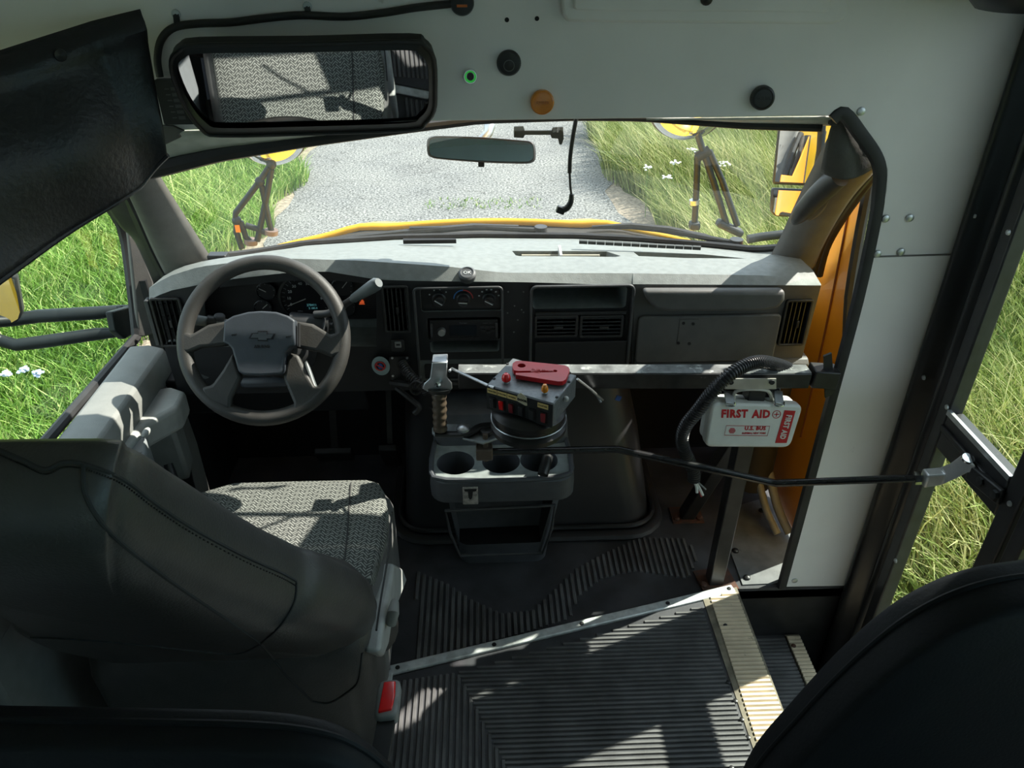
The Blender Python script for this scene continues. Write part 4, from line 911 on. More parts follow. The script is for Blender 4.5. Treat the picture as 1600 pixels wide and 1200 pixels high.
# ---- crossbar frame with posts
FR = thing('support_frame', 'black square tube frame, scuffed crossbar and leaning posts below the dash', 'frame', P(1120, 905, Z=0))
q0, q1 = P(716, 585, Y=BY), P(1262, 586, Y=BY); q0.z -= 0.006; q1.z -= 0.004
scuff_sunlit = mat('scraped_sunlit_bar_top', (0.16, 0.17, 0.17), 0.5, 0.2, var=0.4, scale=30, dirt=((0.45, 0.47, 0.45), 40, 0.56))  # scraped paint, made paler than the bar so its top looks sunlit
worn = mat('scuffed_black_bar', (0.022, 0.022, 0.023), 0.42, 0.1, var=0.4, scale=30, dirt=((0.16, 0.16, 0.155), 55, 0.67))
obj('crossbar', B().bar(q0, q1, 0.042, 0.040), worn, FR, bev=0.003)
obj('bar_top', B().bar(q0 + Vector((0.001, 0, 0.0204)), q1 + Vector((-0.001, 0, 0.0204)), 0.037, 0.0012), scuff_sunlit, FR, label='scraped top face with its sunlit look put in the colour')
obj('bar_bracket', B().bar(P(1266, 586, Y=BY), P(1305, 588, Y=BY), 0.046, 0.044), black_metal, FR, bev=0.003)
obj('bracket_plate', B().prism([P(x, y, Y=BY - 0.004) for x, y in ((1286, 555), (1298, 550), (1303, 612), (1288, 620))], (0, -0.006, 0)), black_metal, FR)
pb = P(1118, 908, Z=0.0); pt_ = Vector((0.618, BY + 0.005, q1.z - 0.02))
obj('post', B().bar(pb + Vector((-0.004, 0, 0.003)), pt_, 0.040, 0.042, up=(0, 1, 0)), black_metal, FR, bev=0.003)
obj('base_plate', B().box(pb + Vector((0, 0, 0.003)), (0.10, 0.085, 0.006), rz=R(8)), rust, FR)
bb = obj('bolt', B().lathe((0, 0, 0), (0, 0, 1), [(0.010, 0), (0.010, 0.006), (0.006, 0.009), (1e-5, 0.009)], 8), rust, FR); bb.location = pb + Vector((0.042, 0.015, 0.006)); bb.parent = FR
copies(bb, [pb + Vector((-0.040, -0.02, 0.006))], FR)
bb2 = P(1072, 806, Z=0.0)
obj('brace', B().bar(bb2 + Vector((0, 0, 0.003)), Vector((0.66, 1.49, q1.z - 0.03)), 0.040, 0.040, up=(0, 1, 0)), black_metal, FR, bev=0.003)
obj('base_plate', B().box(bb2 + Vector((0, 0, 0.003)), (0.095, 0.07, 0.006)), rust, FR)
copies(bb, [bb2 + Vector((0.035, -0.02, 0.006)), bb2 + Vector((-0.035, -0.02, 0.006))], FR)
obj('dark_sleeve', B().loft([[Vector((0.80 + .055 * math.cos(t), 1.80 + 0.05 * math.sin(t), z)) for t in np.linspace(0, 2 * math.pi, 17)[:-1]] for z in (0.10, 0.30, 0.66)]), mat('dark_brown_sheath', (0.022, 0.017, 0.014), 0.8), FR)
for dx, r_ in ((0.0, 0.011), (0.036, 0.013)):
    obj('hose_pipe', B().tube([Vector((0.80 + dx, 1.775, 0.16)), Vector((0.825 + dx, 1.72, 0.07)), Vector((0.85 + dx, 1.66, 0.02))], r_, 10, sm=5), mat('silver_grey_hose', (0.28, 0.27, 0.26), 0.35), FR)

# ---- first aid kit
kn_ = Vector((0.05, -1, 0.16)).normalized(); kx_ = Vector((1, 0.05, -0.015)); kz_ = kx_.cross(kn_).normalized()
if kz_.z < 0: kz_ = -kz_
kx_ = (kz_.cross(kn_)); kx_ = kx_ if kx_.x > 0 else -kx_
KO = PP(1183, 662, (0, 1.395, 0.56), kn_)                                         # centre of the front face
KT = thing('first_aid_kit', 'white metal first aid box with red lettering hung on the crossbar', 'first aid kit', KO + Vector((0, 0.03, -0.08)))
kp = lambda x, y, o=0.0: PP(x, y, KO + kn_ * o, kn_)
fo = [(p.x, p.y) for p in round_poly([(1113, 630, 0), (1256, 633, 0), (1235, 700, 0), (1101, 699, 0)], 12)]
obj('lid', B().prism([kp(x, y) for x, y in fo], -kn_ * 0.030), kit_white, KT, bev=0.006, seg=3)
ctr = sum((kp(x, y) for x, y in fo), Vector()) / len(fo)
obj('body', B().prism([ctr + (kp(x, y) - ctr) * 0.97 - kn_ * 0.032 for x, y in fo], -kn_ * 0.030), kit_white, KT, bev=0.006, seg=3)
tz = kz_
obj('bracket', B().prism([P(x, y, Y=1.438) for x, y in ((1140, 592), (1213, 592), (1213, 608), (1132, 608))], (0, 0.003, 0)), mat('nickel_bracket', (0.55, 0.53, 0.49), 0.35, 0.5), KT)
sb = obj('screw', B().lathe((0, 0, 0), (0, -1, 0), [(0.0065, 0), (0.006, 0.003), (1e-5, 0.004)], 10), dark_hole, KT); sb.location = P(1142, 597, Y=1.437)
copies(sb, [P(1206, 597, Y=1.437)], KT)
hz0 = 1.0
obj('handle', B().tube([kp(1147, 628, -0.02), kp(1149, 612, -0.012), kp(1172, 608, -0.010), kp(1200, 611, -0.012), kp(1206, 628, -0.02)], 0.0042, 8, sm=4), MATS['nickel_bracket'], KT)
for x in (1141, 1218):
    lt = obj('latch', B().bar(kp(x, 631, 0.002), kp(x - 3, 611, -0.024), 0.022, 0.004, up=kn_), steel, KT, bev=0.001)
    obj('latch_loop', B().tube([kp(x - 7, 628, 0.004), kp(x - 6, 634, 0.005), kp(x + 6, 634, 0.005), kp(x + 7, 628, 0.004)], 0.002, 6, sm=3), chrome, lt)
sh_ = (kp(1200, 650) - kp(1130, 650)).normalized()
text('lettering', 'FIRST', kp(1148, 647, 0.0004), sh_, kz_, 0.027, red_ink, KT, shear=-0.10, xs=0.86, bold=0.0013, sp=1.14)
text('lettering', 'AID', kp(1190, 647.5, 0.0004), sh_, kz_, 0.027, red_ink, KT, shear=-0.10, xs=0.86, bold=0.0013, sp=1.14)
cc_ = kp(1213.5, 647.5, 0.0005)
obj('round_mark', B().tube([cc_ + sh_ * .0095 * math.cos(t) + kz_ * .0095 * math.sin(t) for t in np.linspace(0, 2 * math.pi, 25)[:-1]], 0.0008, 5, closed=True), red_ink, KT)
obj('cross_mark', B().bar(cc_ - sh_ * .006, cc_ + sh_ * .006, .0018, .0006, up=kn_).bar(cc_ - kz_ * .006, cc_ + kz_ * .006, .0018, .0006, up=kn_), red_ink, KT)
vt = [kp(x, y, 0.0003) for x, y in ((1226, 641), (1243, 642), (1229, 692), (1211, 692))]
pan = obj('red_panel', B().prism(vt, kn_ * 0.0006), red_ink, KT)
vd = (vt[3] - vt[0]).normalized()
text('lettering', 'FIRST AID', sum(vt, Vector()) / 4 + kn_ * 0.0011, vd, sh_, 0.0185, kit_white, pan, xs=0.70, bold=0.0006, sp=1.12)
bx_ = [kp(x, y, 0.0004) for x, y in ((1135, 665), (1203, 666), (1199, 681), (1132, 680))]
obj('label_border', B().tube(bx_, 0.0006, 5, closed=True), red_ink, KT)
cc_ = kp(1144, 673, 0.0005)
b = B()
for k, w in enumerate((0.010, 0.014, 0.016, 0.014, 0.010)): b.bar(cc_ - sh_ * w / 2 + kz_ * (0.0055 - k * .0028), cc_ + sh_ * w / 2 + kz_ * (0.0055 - k * .0028), 0.0018, 0.0006, up=kn_)
obj('round_badge', b, red_ink, KT)
text('lettering', 'U.S. BUS', kp(1180, 669.5, 0.0004), sh_, kz_, 0.0125, red_ink, KT, xs=1.0, bold=0.0006, sp=1.12)
text('lettering', 'SUFFERN, NEW YORK', kp(1178, 677, 0.0004), sh_, kz_, 0.0056, red_ink, KT, xs=1.05, bold=0.0002)

# ---- corrugated hose with loose wires
def corrugated(pts, r, pitch, sm=14):
    pp = smooth_pts(pts, sm); L_ = [0]
    for i in range(1, len(pp)): L_.append(L_[-1] + (pp[i] - pp[i - 1]).length)
    n = int(L_[-1] / pitch * 4); out = []; rs = []
    for k in range(n + 1):
        s_ = L_[-1] * k / n; i = min(max(1, int(np.searchsorted(L_, s_))), len(pp) - 1); t = (s_ - L_[i - 1]) / max(L_[i] - L_[i - 1], 1e-9)
        out.append(pp[i - 1].lerp(pp[i], t)); rs.append(r * (1.0 if k % 4 in (0, 1) else 0.80))
    return B().tube(out, rs, 10)
hose_m = mat('black_corrugated_plastic', (0.026, 0.026, 0.028), 0.32)
HO = thing('wiring_conduit', 'black corrugated conduit with cut wires looping over the crossbar', 'conduit', P(1085, 760, Y=1.40))
obj('conduit', corrugated([P(x, y, Y=Y) for x, y, Y in ((1240, 580, 1.50), (1215, 570, 1.47), (1180, 566, 1.42), (1145, 582, 1.385), (1115, 610, 1.375), (1090, 642, 1.38), (1070, 668, 1.39), (1066, 692, 1.40), (1076, 718, 1.405), (1084, 738, 1.405), (1084, 750, 1.405))], 0.0155, 0.0062), hose_m, HO)
for k, (x, y, c) in enumerate(((1089, 770, kit_white), (1098, 774, kit_white), (1103, 765, mat('grey_wire', (0.25, 0.25, 0.24), 0.5)), (1096, 776, ink_red))):
    obj('wire', B().tube([P(1083 + k, 748, Y=1.405), P((1083 + x) / 2 + 2, (750 + y) / 2, Y=1.40), P(x, y, Y=1.395)], 0.0036 if k < 2 else 0.002, 8, sm=4), c, HO)

# ---- switch box on its round mount
TZ = 0.768
tb = [P(801, 559, Z=TZ), P(901, 586, Z=TZ), P(865, 631, Z=TZ), P(760, 601, Z=TZ)]
SB = thing('switch_box', 'grey metal switch box with red and amber lamps on round black mount', 'switch box', sum(tb, Vector()) / 4 + Vector((0, 0, -0.1)))
dn = Vector((0, 0, -0.054))
obj('box_body', B().prism(tb, dn), box_grey, SB, bev=0.0025)
fx = (tb[2] - tb[3]); fw_ = fx.length; fxu = fx.normalized(); fn = fxu.cross(Vector((0, 0, 1))).normalized(); fn = fn if fn.y < 0 else -fn
def ff(u, v, o=0.0): return tb[3] + fxu * (u * fw_) + Vector((0, 0, -v * 0.058)) + fn * o
def fquad(u0, v0, u1, v1, o, d): return B().prism([ff(u0, v0, o), ff(u1, v0, o), ff(u1, v1, o), ff(u0, v1, o)], fn * d)
fp = obj('front_panel', fquad(0.005, 0.03, 0.995, 0.99, 0.0, 0.0015), black_plastic, SB)
for u0, u1, s in ((0.02, 0.165, 'HEATER'), (0.175, 0.315, 'STROBE'), (0.325, 0.47, 'WARN'), (0.775, 0.93, 'MASTER')):
    l_ = obj('label', fquad(u0, 0.10, u1, 0.29, 0.0015, 0.0006), yellow_label, fp)
    text('lettering', s, ff((u0 + u1) / 2, 0.195, 0.0022), fxu, (0, 0, 1), 0.0054, dark_hole, l_)
pl_ = obj('label', B().prism([ff(0.485, 0.02, 0.003), ff(0.53, -0.10, 0.002), ff(0.62, 0.02, 0.003), ff(0.63, 0.34, 0.003), ff(0.60, 0.36, 0.003), ff(0.47, 0.26, 0.003)], fn * 0.0008), mat('peeling_label', (0.50, 0.44, 0.30), 0.6), fp, label='peeling pale label curling off the front')
text('lettering', 'DOOR', ff(0.555, 0.18, 0.0042), fxu, (0, 0, 1), 0.007, dark_hole, pl_, bold=0.0003)
for k, (u, c) in enumerate(((0.06, black_plastic), (0.20, red_lens), (0.35, mat('dull_red_switch', (0.20, 0.015, 0.02), 0.4)), (0.50, black_plastic), (0.66, black_plastic), (0.83, MATS['dull_red_switch']))):
    w_ = obj('rocker_switch', fquad(u - 0.01, 0.42, u + 0.085, 0.86, 0.0015, 0.002), black_plastic, fp)
    obj('rocker', B().prism([ff(u + .005, 0.46, 0.0035), ff(u + .07, 0.46, 0.0035), ff(u + .07, 0.46, 0.008), ff(u + .005, 0.46, 0.008)], Vector((0, 0, -0.022)) - fn * 0.003), c if c is not black_plastic else MATS['knob_black'], w_, bev=0.001)
def lamp(x, y, m, r, lab):
    c = P(x, y, Z=TZ)
    b_ = obj('lamp_base', B().lathe(c, (0, 0, 1), [(r * .8, 0), (r * .8, 0.003), (r * .6, 0.005)], 16), steel, SB)
    obj('lamp_lens', B().lathe(c, (0, 0, 1), [(r * .75, 0.003), (r, 0.006), (r * 1.02, 0.010), (r * .85, 0.016), (r * .5, 0.020), (1e-5, 0.021)], 16), m, b_, label=lab)
lamp(791, 597, red_lens, 0.0095, 'faceted red lamp lens'); lamp(851, 614, amber_lens, 0.0072, 'small amber lamp lens')
sw = obj('screw', B().lathe((0, 0, 0), (0, 0, 1), [(0.0035, 0), (0.003, 0.002), (1e-5, 0.0025)], 8), dark_hole, SB); sw.location = P(793, 569, Z=TZ)
copies(sw, [P(x, y, Z=TZ) for x, y in ((772, 592), (870, 621), (889, 597), (890, 583))], SB)
sd = (tb[1] - tb[2]).normalized()
obj('side_knob', B().ball(tb[2] + sd * 0.05 + Vector((0.006, 0, -0.018)), (0.006, 0.006, 0.006)), pale_grey, SB)
mc = P(826, 646, Z=0.692)
obj('mount_disc', B().lathe(mc, (0, 0, -1), [(0.05, -0.024), (0.070, -0.018), (0.078, -0.010), (0.078, 0.0), (0.072, 0.006), (0.072, 0.018), (0.080, 0.024), (0.080, 0.034), (0.05, 0.040), (0.03, 0.045)], 36), mat('mount_black', (0.006, 0.006, 0.007), 0.35), SB)
obj('mount_ring', B().tube([mc + Vector((0.079 * math.cos(t), 0.079 * math.sin(t), -0.008)) for t in np.linspace(0, 2 * math.pi, 37)[:-1]], 0.0014, 6, closed=True), steel, SB)
obj('mount_arm', B().bar(mc + Vector((0, 0.03, -0.03)), Vector((mc.x, BY - 0.01, q0.z - 0.028)), 0.05, 0.012), black_metal, SB, bev=0.002)
# red belt cutter lying on the box
cz = TZ + 0.004
ct = [P(x, y, Z=cz) for x, y in ((801, 574), (806, 570.5), (814, 570), (882, 577), (888, 580), (890, 584), (884, 599), (879, 602), (872, 602.5), (806, 592), (805.5, 589), (864, 588), (868, 586.5), (864, 585.5), (810, 586), (803, 585), (800.5, 580))]
SCu = obj('belt_cutter', B().prism(ct, (0, 0, 0.010)), red_plastic, None)
cut(SCu, B().cyl(P(815, 577.5, Z=cz) + Vector((0, 0, -.02)), P(815, 577.5, Z=cz) + Vector((0, 0, .04)), 0.0085), B().cyl(P(867, 586, Z=cz) + Vector((0, 0, -.02)), P(867, 586, Z=cz) + Vector((0, 0, .04)), 0.0048)); bevel(SCu, 0.002)
tag(SCu, 'red plastic seat belt cutter lying on the switch box', 'cutter')
cdir = (P(882, 577, Z=cz) - P(814, 570, Z=cz)).normalized()
text('lettering', 'SAVES FOR LIFE', P(848, 578.3, Z=cz + 0.0104), cdir, Vector((0, 0, 1)).cross(cdir), 0.0068, mat('faint_red_print', (0.62, 0.10, 0.10), 0.5), SCu)
text('lettering', 'RESCUE 1', P(838, 581.5, Z=cz + 0.0104), cdir, Vector((0, 0, 1)).cross(cdir), 0.0055, MATS['faint_red_print'], SCu)

# ---- manual door control: upright grip, linkage and long rod to the door
DC = thing('door_control', 'manual door opener with brown ribbed grip and long black rod', 'door control', P(688, 690, Z=0.52))
hY = 1.42
g0, g1 = P(688, 672, Y=hY), P(686, 612, Y=hY)
n_ = 36
obj('grip', B().tube([g0.lerp(g1, k / n_) for k in range(n_ + 1)], [0.0155 + 0.0010 * math.sin(k / n_ * math.pi * 12) - (0.002 if k in (0, n_) else 0) for k in range(n_ + 1)], 16), grip_m, DC, angle=80)
obj('yoke', B().prism([P(x, y, Y=hY) for x, y in ((675, 566), (699, 565), (698, 588), (706, 597), (707, 606), (702, 611), (686, 607), (668, 611), (660, 606), (663, 598), (672, 590))], (0, -0.004, 0)).prism([P(x, y, Y=hY) for x, y in ((675, 566), (699, 565), (699, 572), (675, 573))], (0, 0.035, 0)), steel, DC, bev=0.003)
obj('yoke_skirt', B().loft([[P(686 + 17 * s_ * math.cos(t), 607 + dy, Y=hY) + Vector((0, 0.012 * s_ * math.sin(t), 0)) for t in np.linspace(0, 2 * math.pi, 17)[:-1]] for s_, dy in ((1.1, 0), (1.0, 6), (0.6, 10))]), black_plastic, DC)
obj('pivot_bolt', B().lathe(P(685, 597, Y=hY), (0, -1, 0.3), [(0.011, 0), (0.010, 0.008), (0.007, 0.016), (0.006, 0.022), (1e-5, 0.023)], 14), chrome, DC)
obj('stay_wire', B().tube([P(702, 580, Y=1.42), P(706, 576, Y=1.43), P(764, 603, Y=1.33), P(772, 606, Y=1.32)], 0.0032, 8), steel, DC)
pz = 0.590
obj('base_arm', B().prism([P(x, y, Z=pz) for x, y in ((675, 668), (680, 662), (735, 662), (738, 668), (735, 676), (680, 679), (675, 675))], (0, 0, -0.008)), mat('dull_arm_steel', (0.28, 0.30, 0.31), 0.4, 0.5, var=0.3), DC, bev=0.002)
obj('bent_arm', B().tube([P(680, 678, Z=pz - .004), P(730, 677, Z=pz - .004), P(752, 666, Z=pz), P(790, 664, Z=pz)], 0.009, 8, sm=4, sq=(1.2, .6)), black_metal, DC)
obj('round_bolt', B().lathe(P(724, 671, Z=pz), (0, 0, 1), [(0.016, 0), (0.015, 0.006), (0.009, 0.011), (1e-5, 0.012)], 16), steel, DC)
obj('link_plate', B().prism([P(x, y, Z=pz - .012) for x, y in ((722, 684), (745, 668), (776, 672), (778, 684), (755, 692))], (0, 0, -0.006)), MATS['dull_arm_steel'], DC, bev=0.002)
obj('hex_bolt', B().lathe(P(760, 678, Z=pz - .01), (0, 0, 1), [(0.014, 0), (0.014, 0.010), (0.011, 0.012), (1e-5, 0.012)], 6), black_metal, DC)
r0, r1, r2_, r3 = P(752, 706, Y=1.405), P(965, 702, Y=1.39), P(1212, 755, Y=1.335), P(1432, 747, X=0.915)
obj('rod_clamp', B().bar(r0 + Vector((-0.012, 0, 0.0)), r0 + Vector((0.026, 0, 0)), 0.030, 0.030), mat('brass_brown_clamp', (0.13, 0.10, 0.08), 0.5, 0.4), DC, bev=0.003)
obj('rod_pin', B().cyl(r0 + Vector((0.010, 0, -0.025)), r0 + Vector((0.010, 0, 0.05)), 0.006), MATS['brass_brown_clamp'], DC)
rpts = [r0, r1.lerp(r0, .05), r1, r1.lerp(r2_, .05), r2_.lerp(r1, .06), r2_, r2_.lerp(r3, .06), r3]
obj('rod', B().tube(rpts, 0.0085, 12), mat('gloss_black_rod', (0.014, 0.014, 0.015), 0.2), DC)
obj('lock_nut', B().lathe(r3 + Vector((-0.004, 0, 0)), (r3 - r2_), [(0.0145, 0), (0.0145, 0.012)], 6), chrome, DC)
e1, e2 = P(1470, 744, X=0.955), P(1508, 724, X=0.965)
obj('rod_end', B().loft([[c + Vector((0, dy, dz)) for dy, dz in ((-w, -h), (w, -h), (w, h), (-w, h))] for c, w, h in ((r3 + Vector((.012, -.004, 0.002)), 0.013, 0.017), (e1, 0.013, 0.015), (e1.lerp(e2, .5) + Vector((0, 0, -.004)), 0.014, 0.012), (e2, 0.017, 0.012), (e2 + Vector((0.006, -.014, .002)), 0.010, 0.010))]), mat('cast_aluminium', (0.55, 0.56, 0.57), 0.35, 0.7, var=0.1), DC, bev=0.004)
obj('end_bolt', B().lathe(e2 + Vector((0, -.002, 0.012)), (0, -.3, 1), [(0.013, 0), (0.012, 0.005), (1e-5, 0.006)], 14), chrome, DC)
hb_ = obj('hinge_plate', B().bar(e2 + Vector((0.006, -0.01, -0.012)), P(1565, 778, X=0.978), 0.010, 0.034), black_metal, DC, bev=0.003)
for x, y in ((1535, 752), (1557, 773)): obj('hinge_bolt', B().lathe(P(x, y, X=0.972), (-1, 0, 0), [(0.010, 0), (0.010, 0.008), (1e-5, 0.009)], 6), black_plastic, hb_)
# wire with hook on the right of the box
obj('hook_wire', B().tube([P(902, 592, Z=0.74), P(925, 610, Y=1.42), P(942, 625, Y=1.46)], 0.0026, 8), steel, DC)
obj('hook_wire', B().tube([P(926, 611, Y=1.47), P(933, 618, Y=1.46), P(939, 629, Y=1.45)], 0.003, 8), steel, DC)

# ---- round sticker and cable bundle on the left of the stack
SK = obj('round_sticker', B().prism([P(595 + 14 * math.cos(t) + 2 * math.sin(t), 571.5 + 14.5 * math.sin(t), Y=FY - 0.0005) for t in np.linspace(0, 2 * math.pi, 29)[:-1]], (0, -0.001, 0)), mat('sticker_pale_blue', (0.30, 0.40, 0.42), 0.5), None)
tag(SK, 'round pale sticker with red barred circle under the upright dash vent', 'sticker')
sc0 = P(594, 572, Y=FY - 0.0018)
obj('sticker_disc', B().lathe(sc0, (0, -1, 0), [(0.0135, -0.0003), (0.0135, 0.0004), (1e-5, 0.0004)], 24), dark_hole, SK)
obj('sticker_figure', B().prism([sc0 + Vector((x, -0.0005, z)) for x, z in ((-0.006, 0.001), (0.0, 0.008), (0.006, 0.004), (0.006, -0.007), (-0.003, -0.008))], (0, -0.0004, 0)), ink_blue, SK)
obj('sticker_ring', B().tube([sc0 + Vector((0.0115 * math.cos(t), -0.001, 0.0115 * math.sin(t))) for t in np.linspace(0, 2 * math.pi, 25)[:-1]], 0.0017, 6, closed=True), ink_red, SK)
obj('sticker_bar', B().bar(sc0 + Vector((-0.009, -0.0015, 0.005)), sc0 + Vector((0.009, -0.0015, -0.006)), 0.003, 0.001, up=(0, -1, 0)), ink_red, SK)
CBn = thing('cable_bundle', 'black ribbed cable bundle running from the dash to the console left side', 'cable', P(640, 640, Y=1.56))
obj('socket_plate', prect(610, 556, 641, 592, FY, 0.004, -0.006), black_plastic, CBn)
s_ = obj('screw', B().lathe((0, 0, 0), (0, -1, 0), [(0.003, 0), (0.003, 0.002), (1e-5, 0.0022)], 8), steel, CBn); s_.location = P(613, 559, Y=FY - 0.006)
copies(s_, [P(636, 559, Y=FY - 0.006), P(614, 587, Y=FY - 0.006)], CBn)
obj('conduit', corrugated([P(x, y, Y=Y) for x, y, Y in ((628, 568, 1.59), (640, 586, 1.56), (656, 601, 1.54), (668, 612, 1.54))], 0.013, 0.006, 8), hose_m, CBn)
obj('cable', B().tube([P(x, y, Y=Y) for x, y, Y in ((612, 598, 1.60), (640, 602, 1.56), (662, 606, 1.55))], 0.009, 8, sm=5), rubber, CBn)
obj('cable', B().tube([P(x, y, Y=Y) for x, y, Y in ((620, 606, 1.60), (640, 622, 1.57), (655, 636, 1.56), (648, 646, 1.56))], 0.007, 8, sm=5), rubber, CBn)
obj('cable_ring', B().tube([P(650 + 9 * math.cos(t), 606 + 10 * math.sin(t), Y=1.535) for t in np.linspace(0, 2 * math.pi, 19)[:-1]], 0.003, 6, closed=True), black_plastic, CBn)

# ---- parking brake lever and pedals at the driver's feet
pkb = thing('parking_brake_lever', 'black curved parking brake lever low beside the door panel', 'lever', P(285, 760, X=-0.80))
obj('lever', B().tube([P(264, 700, X=-0.80), P(272, 712, X=-0.785), P(284, 730, X=-0.78), P(292, 752, X=-0.78), P(300, 775, X=-0.79)], [0.016, 0.024, 0.021, 0.016, 0.014], 12, sm=4), black_plastic, pkb)
ped = thing('pedal_box', 'dark pedals hidden in shade under the steering wheel', 'pedal', (-0.42, 1.95, 0.15))
obj('brake_pedal', B().box((-0.46, 1.86, 0.20), (0.11, 0.02, 0.06), rx=R(30)), rubber, ped, bev=0.004)
obj('accelerator_pedal', B().box((-0.30, 1.90, 0.16), (0.055, 0.02, 0.16), rx=R(35)), rubber, ped, bev=0.004)
obj('pedal_arm', B().bar((-0.46, 1.87, 0.21), (-0.46, 1.98, 0.50), 0.02, 0.012).bar((-0.30, 1.91, 0.2), (-0.30, 2.04, 0.45), 0.016, 0.012), black_metal, ped)

# ---- mirrors
MO = P(475, 130, Y=1.385)
tgt = Vector((-0.44, 1.27, 0.47))
MN = ((EYE - MO).normalized() + (tgt - MO).normalized()).normalized()
mp = lambda x, y, o=0.0: PP(x, y, MO + MN * o, MN)
RM = thing('interior_mirror', 'wide black framed interior mirror hung on the header, showing the seat', 'mirror', MO + Vector((0, 0.05, 0.05)))
mout = smooth_pts([Vector((x, y, 0)) for x, y in ((268, 92), (280, 76), (310, 68), (480, 66), (640, 62), (664, 70), (678, 90), (680, 140), (678, 170), (664, 190), (640, 200), (480, 206), (345, 209), (316, 200), (290, 165), (272, 120))], 3, closed=True)
mcx, mcy = 474, 133
fo_ = [mp(p.x, p.y, 0.0) for p in mout]
mgl = [(mcx + (p.x - mcx) * 0.952, mcy + (p.y - mcy) * 0.83) for p in mout]
gl = [mp(x, y, 0.0045) for x, y in mgl]
n_ = len(fo_)
b = B(); vs = [p + MN * 0.004 for p in fo_] + [p + MN * 0.006 for p in gl] + [p - MN * 0.014 for p in fo_] + [p - MN * 0.010 for p in gl]
b.faces(vs, [f for k in range(n_) for f in ((k, (k + 1) % n_, n_ + (k + 1) % n_, n_ + k), (k, 2 * n_ + k, 2 * n_ + (k + 1) % n_, (k + 1) % n_))] + [tuple(range(2 * n_, 3 * n_))] + [])
obj('frame', b, mat('mirror_rubber_frame', (0.010, 0.010, 0.011), 0.45), RM)
obj('frame_bead', B().tube([p + MN * 0.004 for p in fo_], 0.004, 8, closed=True), MATS['mirror_rubber_frame'], RM)
obj('mirror_glass', B().faces([p - MN * 0.0005 for p in gl], [tuple(range(n_))]), mirror_m, RM)
for x in (360, 590): obj('bracket_arm', B().tube([mp(x, 140, -0.012), mp(x, 150, -0.03), Vector((mp(x, 140).x, BY - 0.004, mp(x, 140).z - 0.02))], 0.007, 8), black_metal, RM)

M2 = P(752, 233, Y=1.70); t2 = Vector((0.3, -2.6, 1.55)); N2 = ((EYE - M2).normalized() + (t2 - M2).normalized()).normalized()
m2p = lambda x, y, o=0.0: PP(x, y, M2 + N2 * o, N2)
RV = thing('rear_view_mirror', 'small grey rear-view mirror stuck to the middle of the windscreen', 'mirror', M2 + Vector((0, 0.02, 0.03)))
o2 = smooth_pts([Vector((x, y, 0)) for x, y in ((667, 222), (672, 214), (690, 212), (752, 214), (815, 219), (830, 221), (836, 228), (837, 246), (832, 254), (815, 256), (752, 254), (690, 249), (674, 246), (668, 240))], 3, closed=True)
obj('housing', B().loft([[m2p(752 + (p.x - 752) * s_, 234 + (p.y - 234) * s_, h) for p in o2] for s_, h in ((0.97, 0.004), (1.0, 0.0), (0.97, -0.014), (0.7, -0.026), (0.02, -0.028))]), MATS['dark_grey_rim'], RV)
obj('mirror_glass', B().prism([m2p(752 + (p.x - 752) * .955, 234 + (p.y - 234) * .84, 0.0042) for p in o2], N2 * 0.0008), mat('tinted_mirror', (0.42, 0.47, 0.50), 0.02, 1.0, var=0), RV)
obj('mirror_stem', B().tube([m2p(752, 222, -0.02), P(763, 208, Y=1.73), P(765, 197, Y=1.75)], [0.012, 0.010, 0.013], 12), steel, RV)
obj('dip_tab', B().box(m2p(752, 257, -0.004), (0.014, 0.01, 0.010)), black_plastic, RV, bev=0.002)
BRK = obj('phone_bracket', B().prism([P(x, y, Y=1.66) for x, y in ((803, 198), (818, 197), (820, 204), (862, 204), (864, 199), (880, 198), (881, 217), (878, 226), (874, 226), (872, 217), (862, 216), (860, 211), (820, 211), (818, 216), (803, 215))], (0, 0.006, 0)), mat('grey_bracket', (0.035, 0.042, 0.045), 0.5), None, bev=0.001)
tag(BRK, 'dark grey empty bracket stuck to the windscreen right of the small mirror', 'bracket')
HC = thing('hanging_cable', 'black cable with plug hanging from the header before the windscreen', 'cable', P(890, 300, Y=1.53))
obj('cable', B().tube([P(x, y, Y=Y) for x, y, Y in ((902, 170, 1.515), (900, 186, 1.52), (895, 215, 1.53), (891, 245, 1.535), (890, 270, 1.54))], 0.0042, 8, sm=4), rubber, HC)
obj('thin_cable', B().tube([P(x, y, Y=Y) for x, y, Y in ((890, 268, 1.54), (891, 290, 1.545), (893, 306, 1.545))], 0.0024, 8), rubber, HC)
pg_ = obj('cable_plug', B().tube([P(893, 303, Y=1.545), P(892, 315, Y=1.545), P(886, 325, Y=1.545), P(878, 328, Y=1.545)], [0.0045, 0.006, 0.007, 0.007], 10, sm=3), black_plastic, HC)
obj('plug_head', B().box(P(876, 328, Y=1.545), (0.018, 0.014, 0.014), ry=R(20)), black_plastic, HC, bev=0.002)

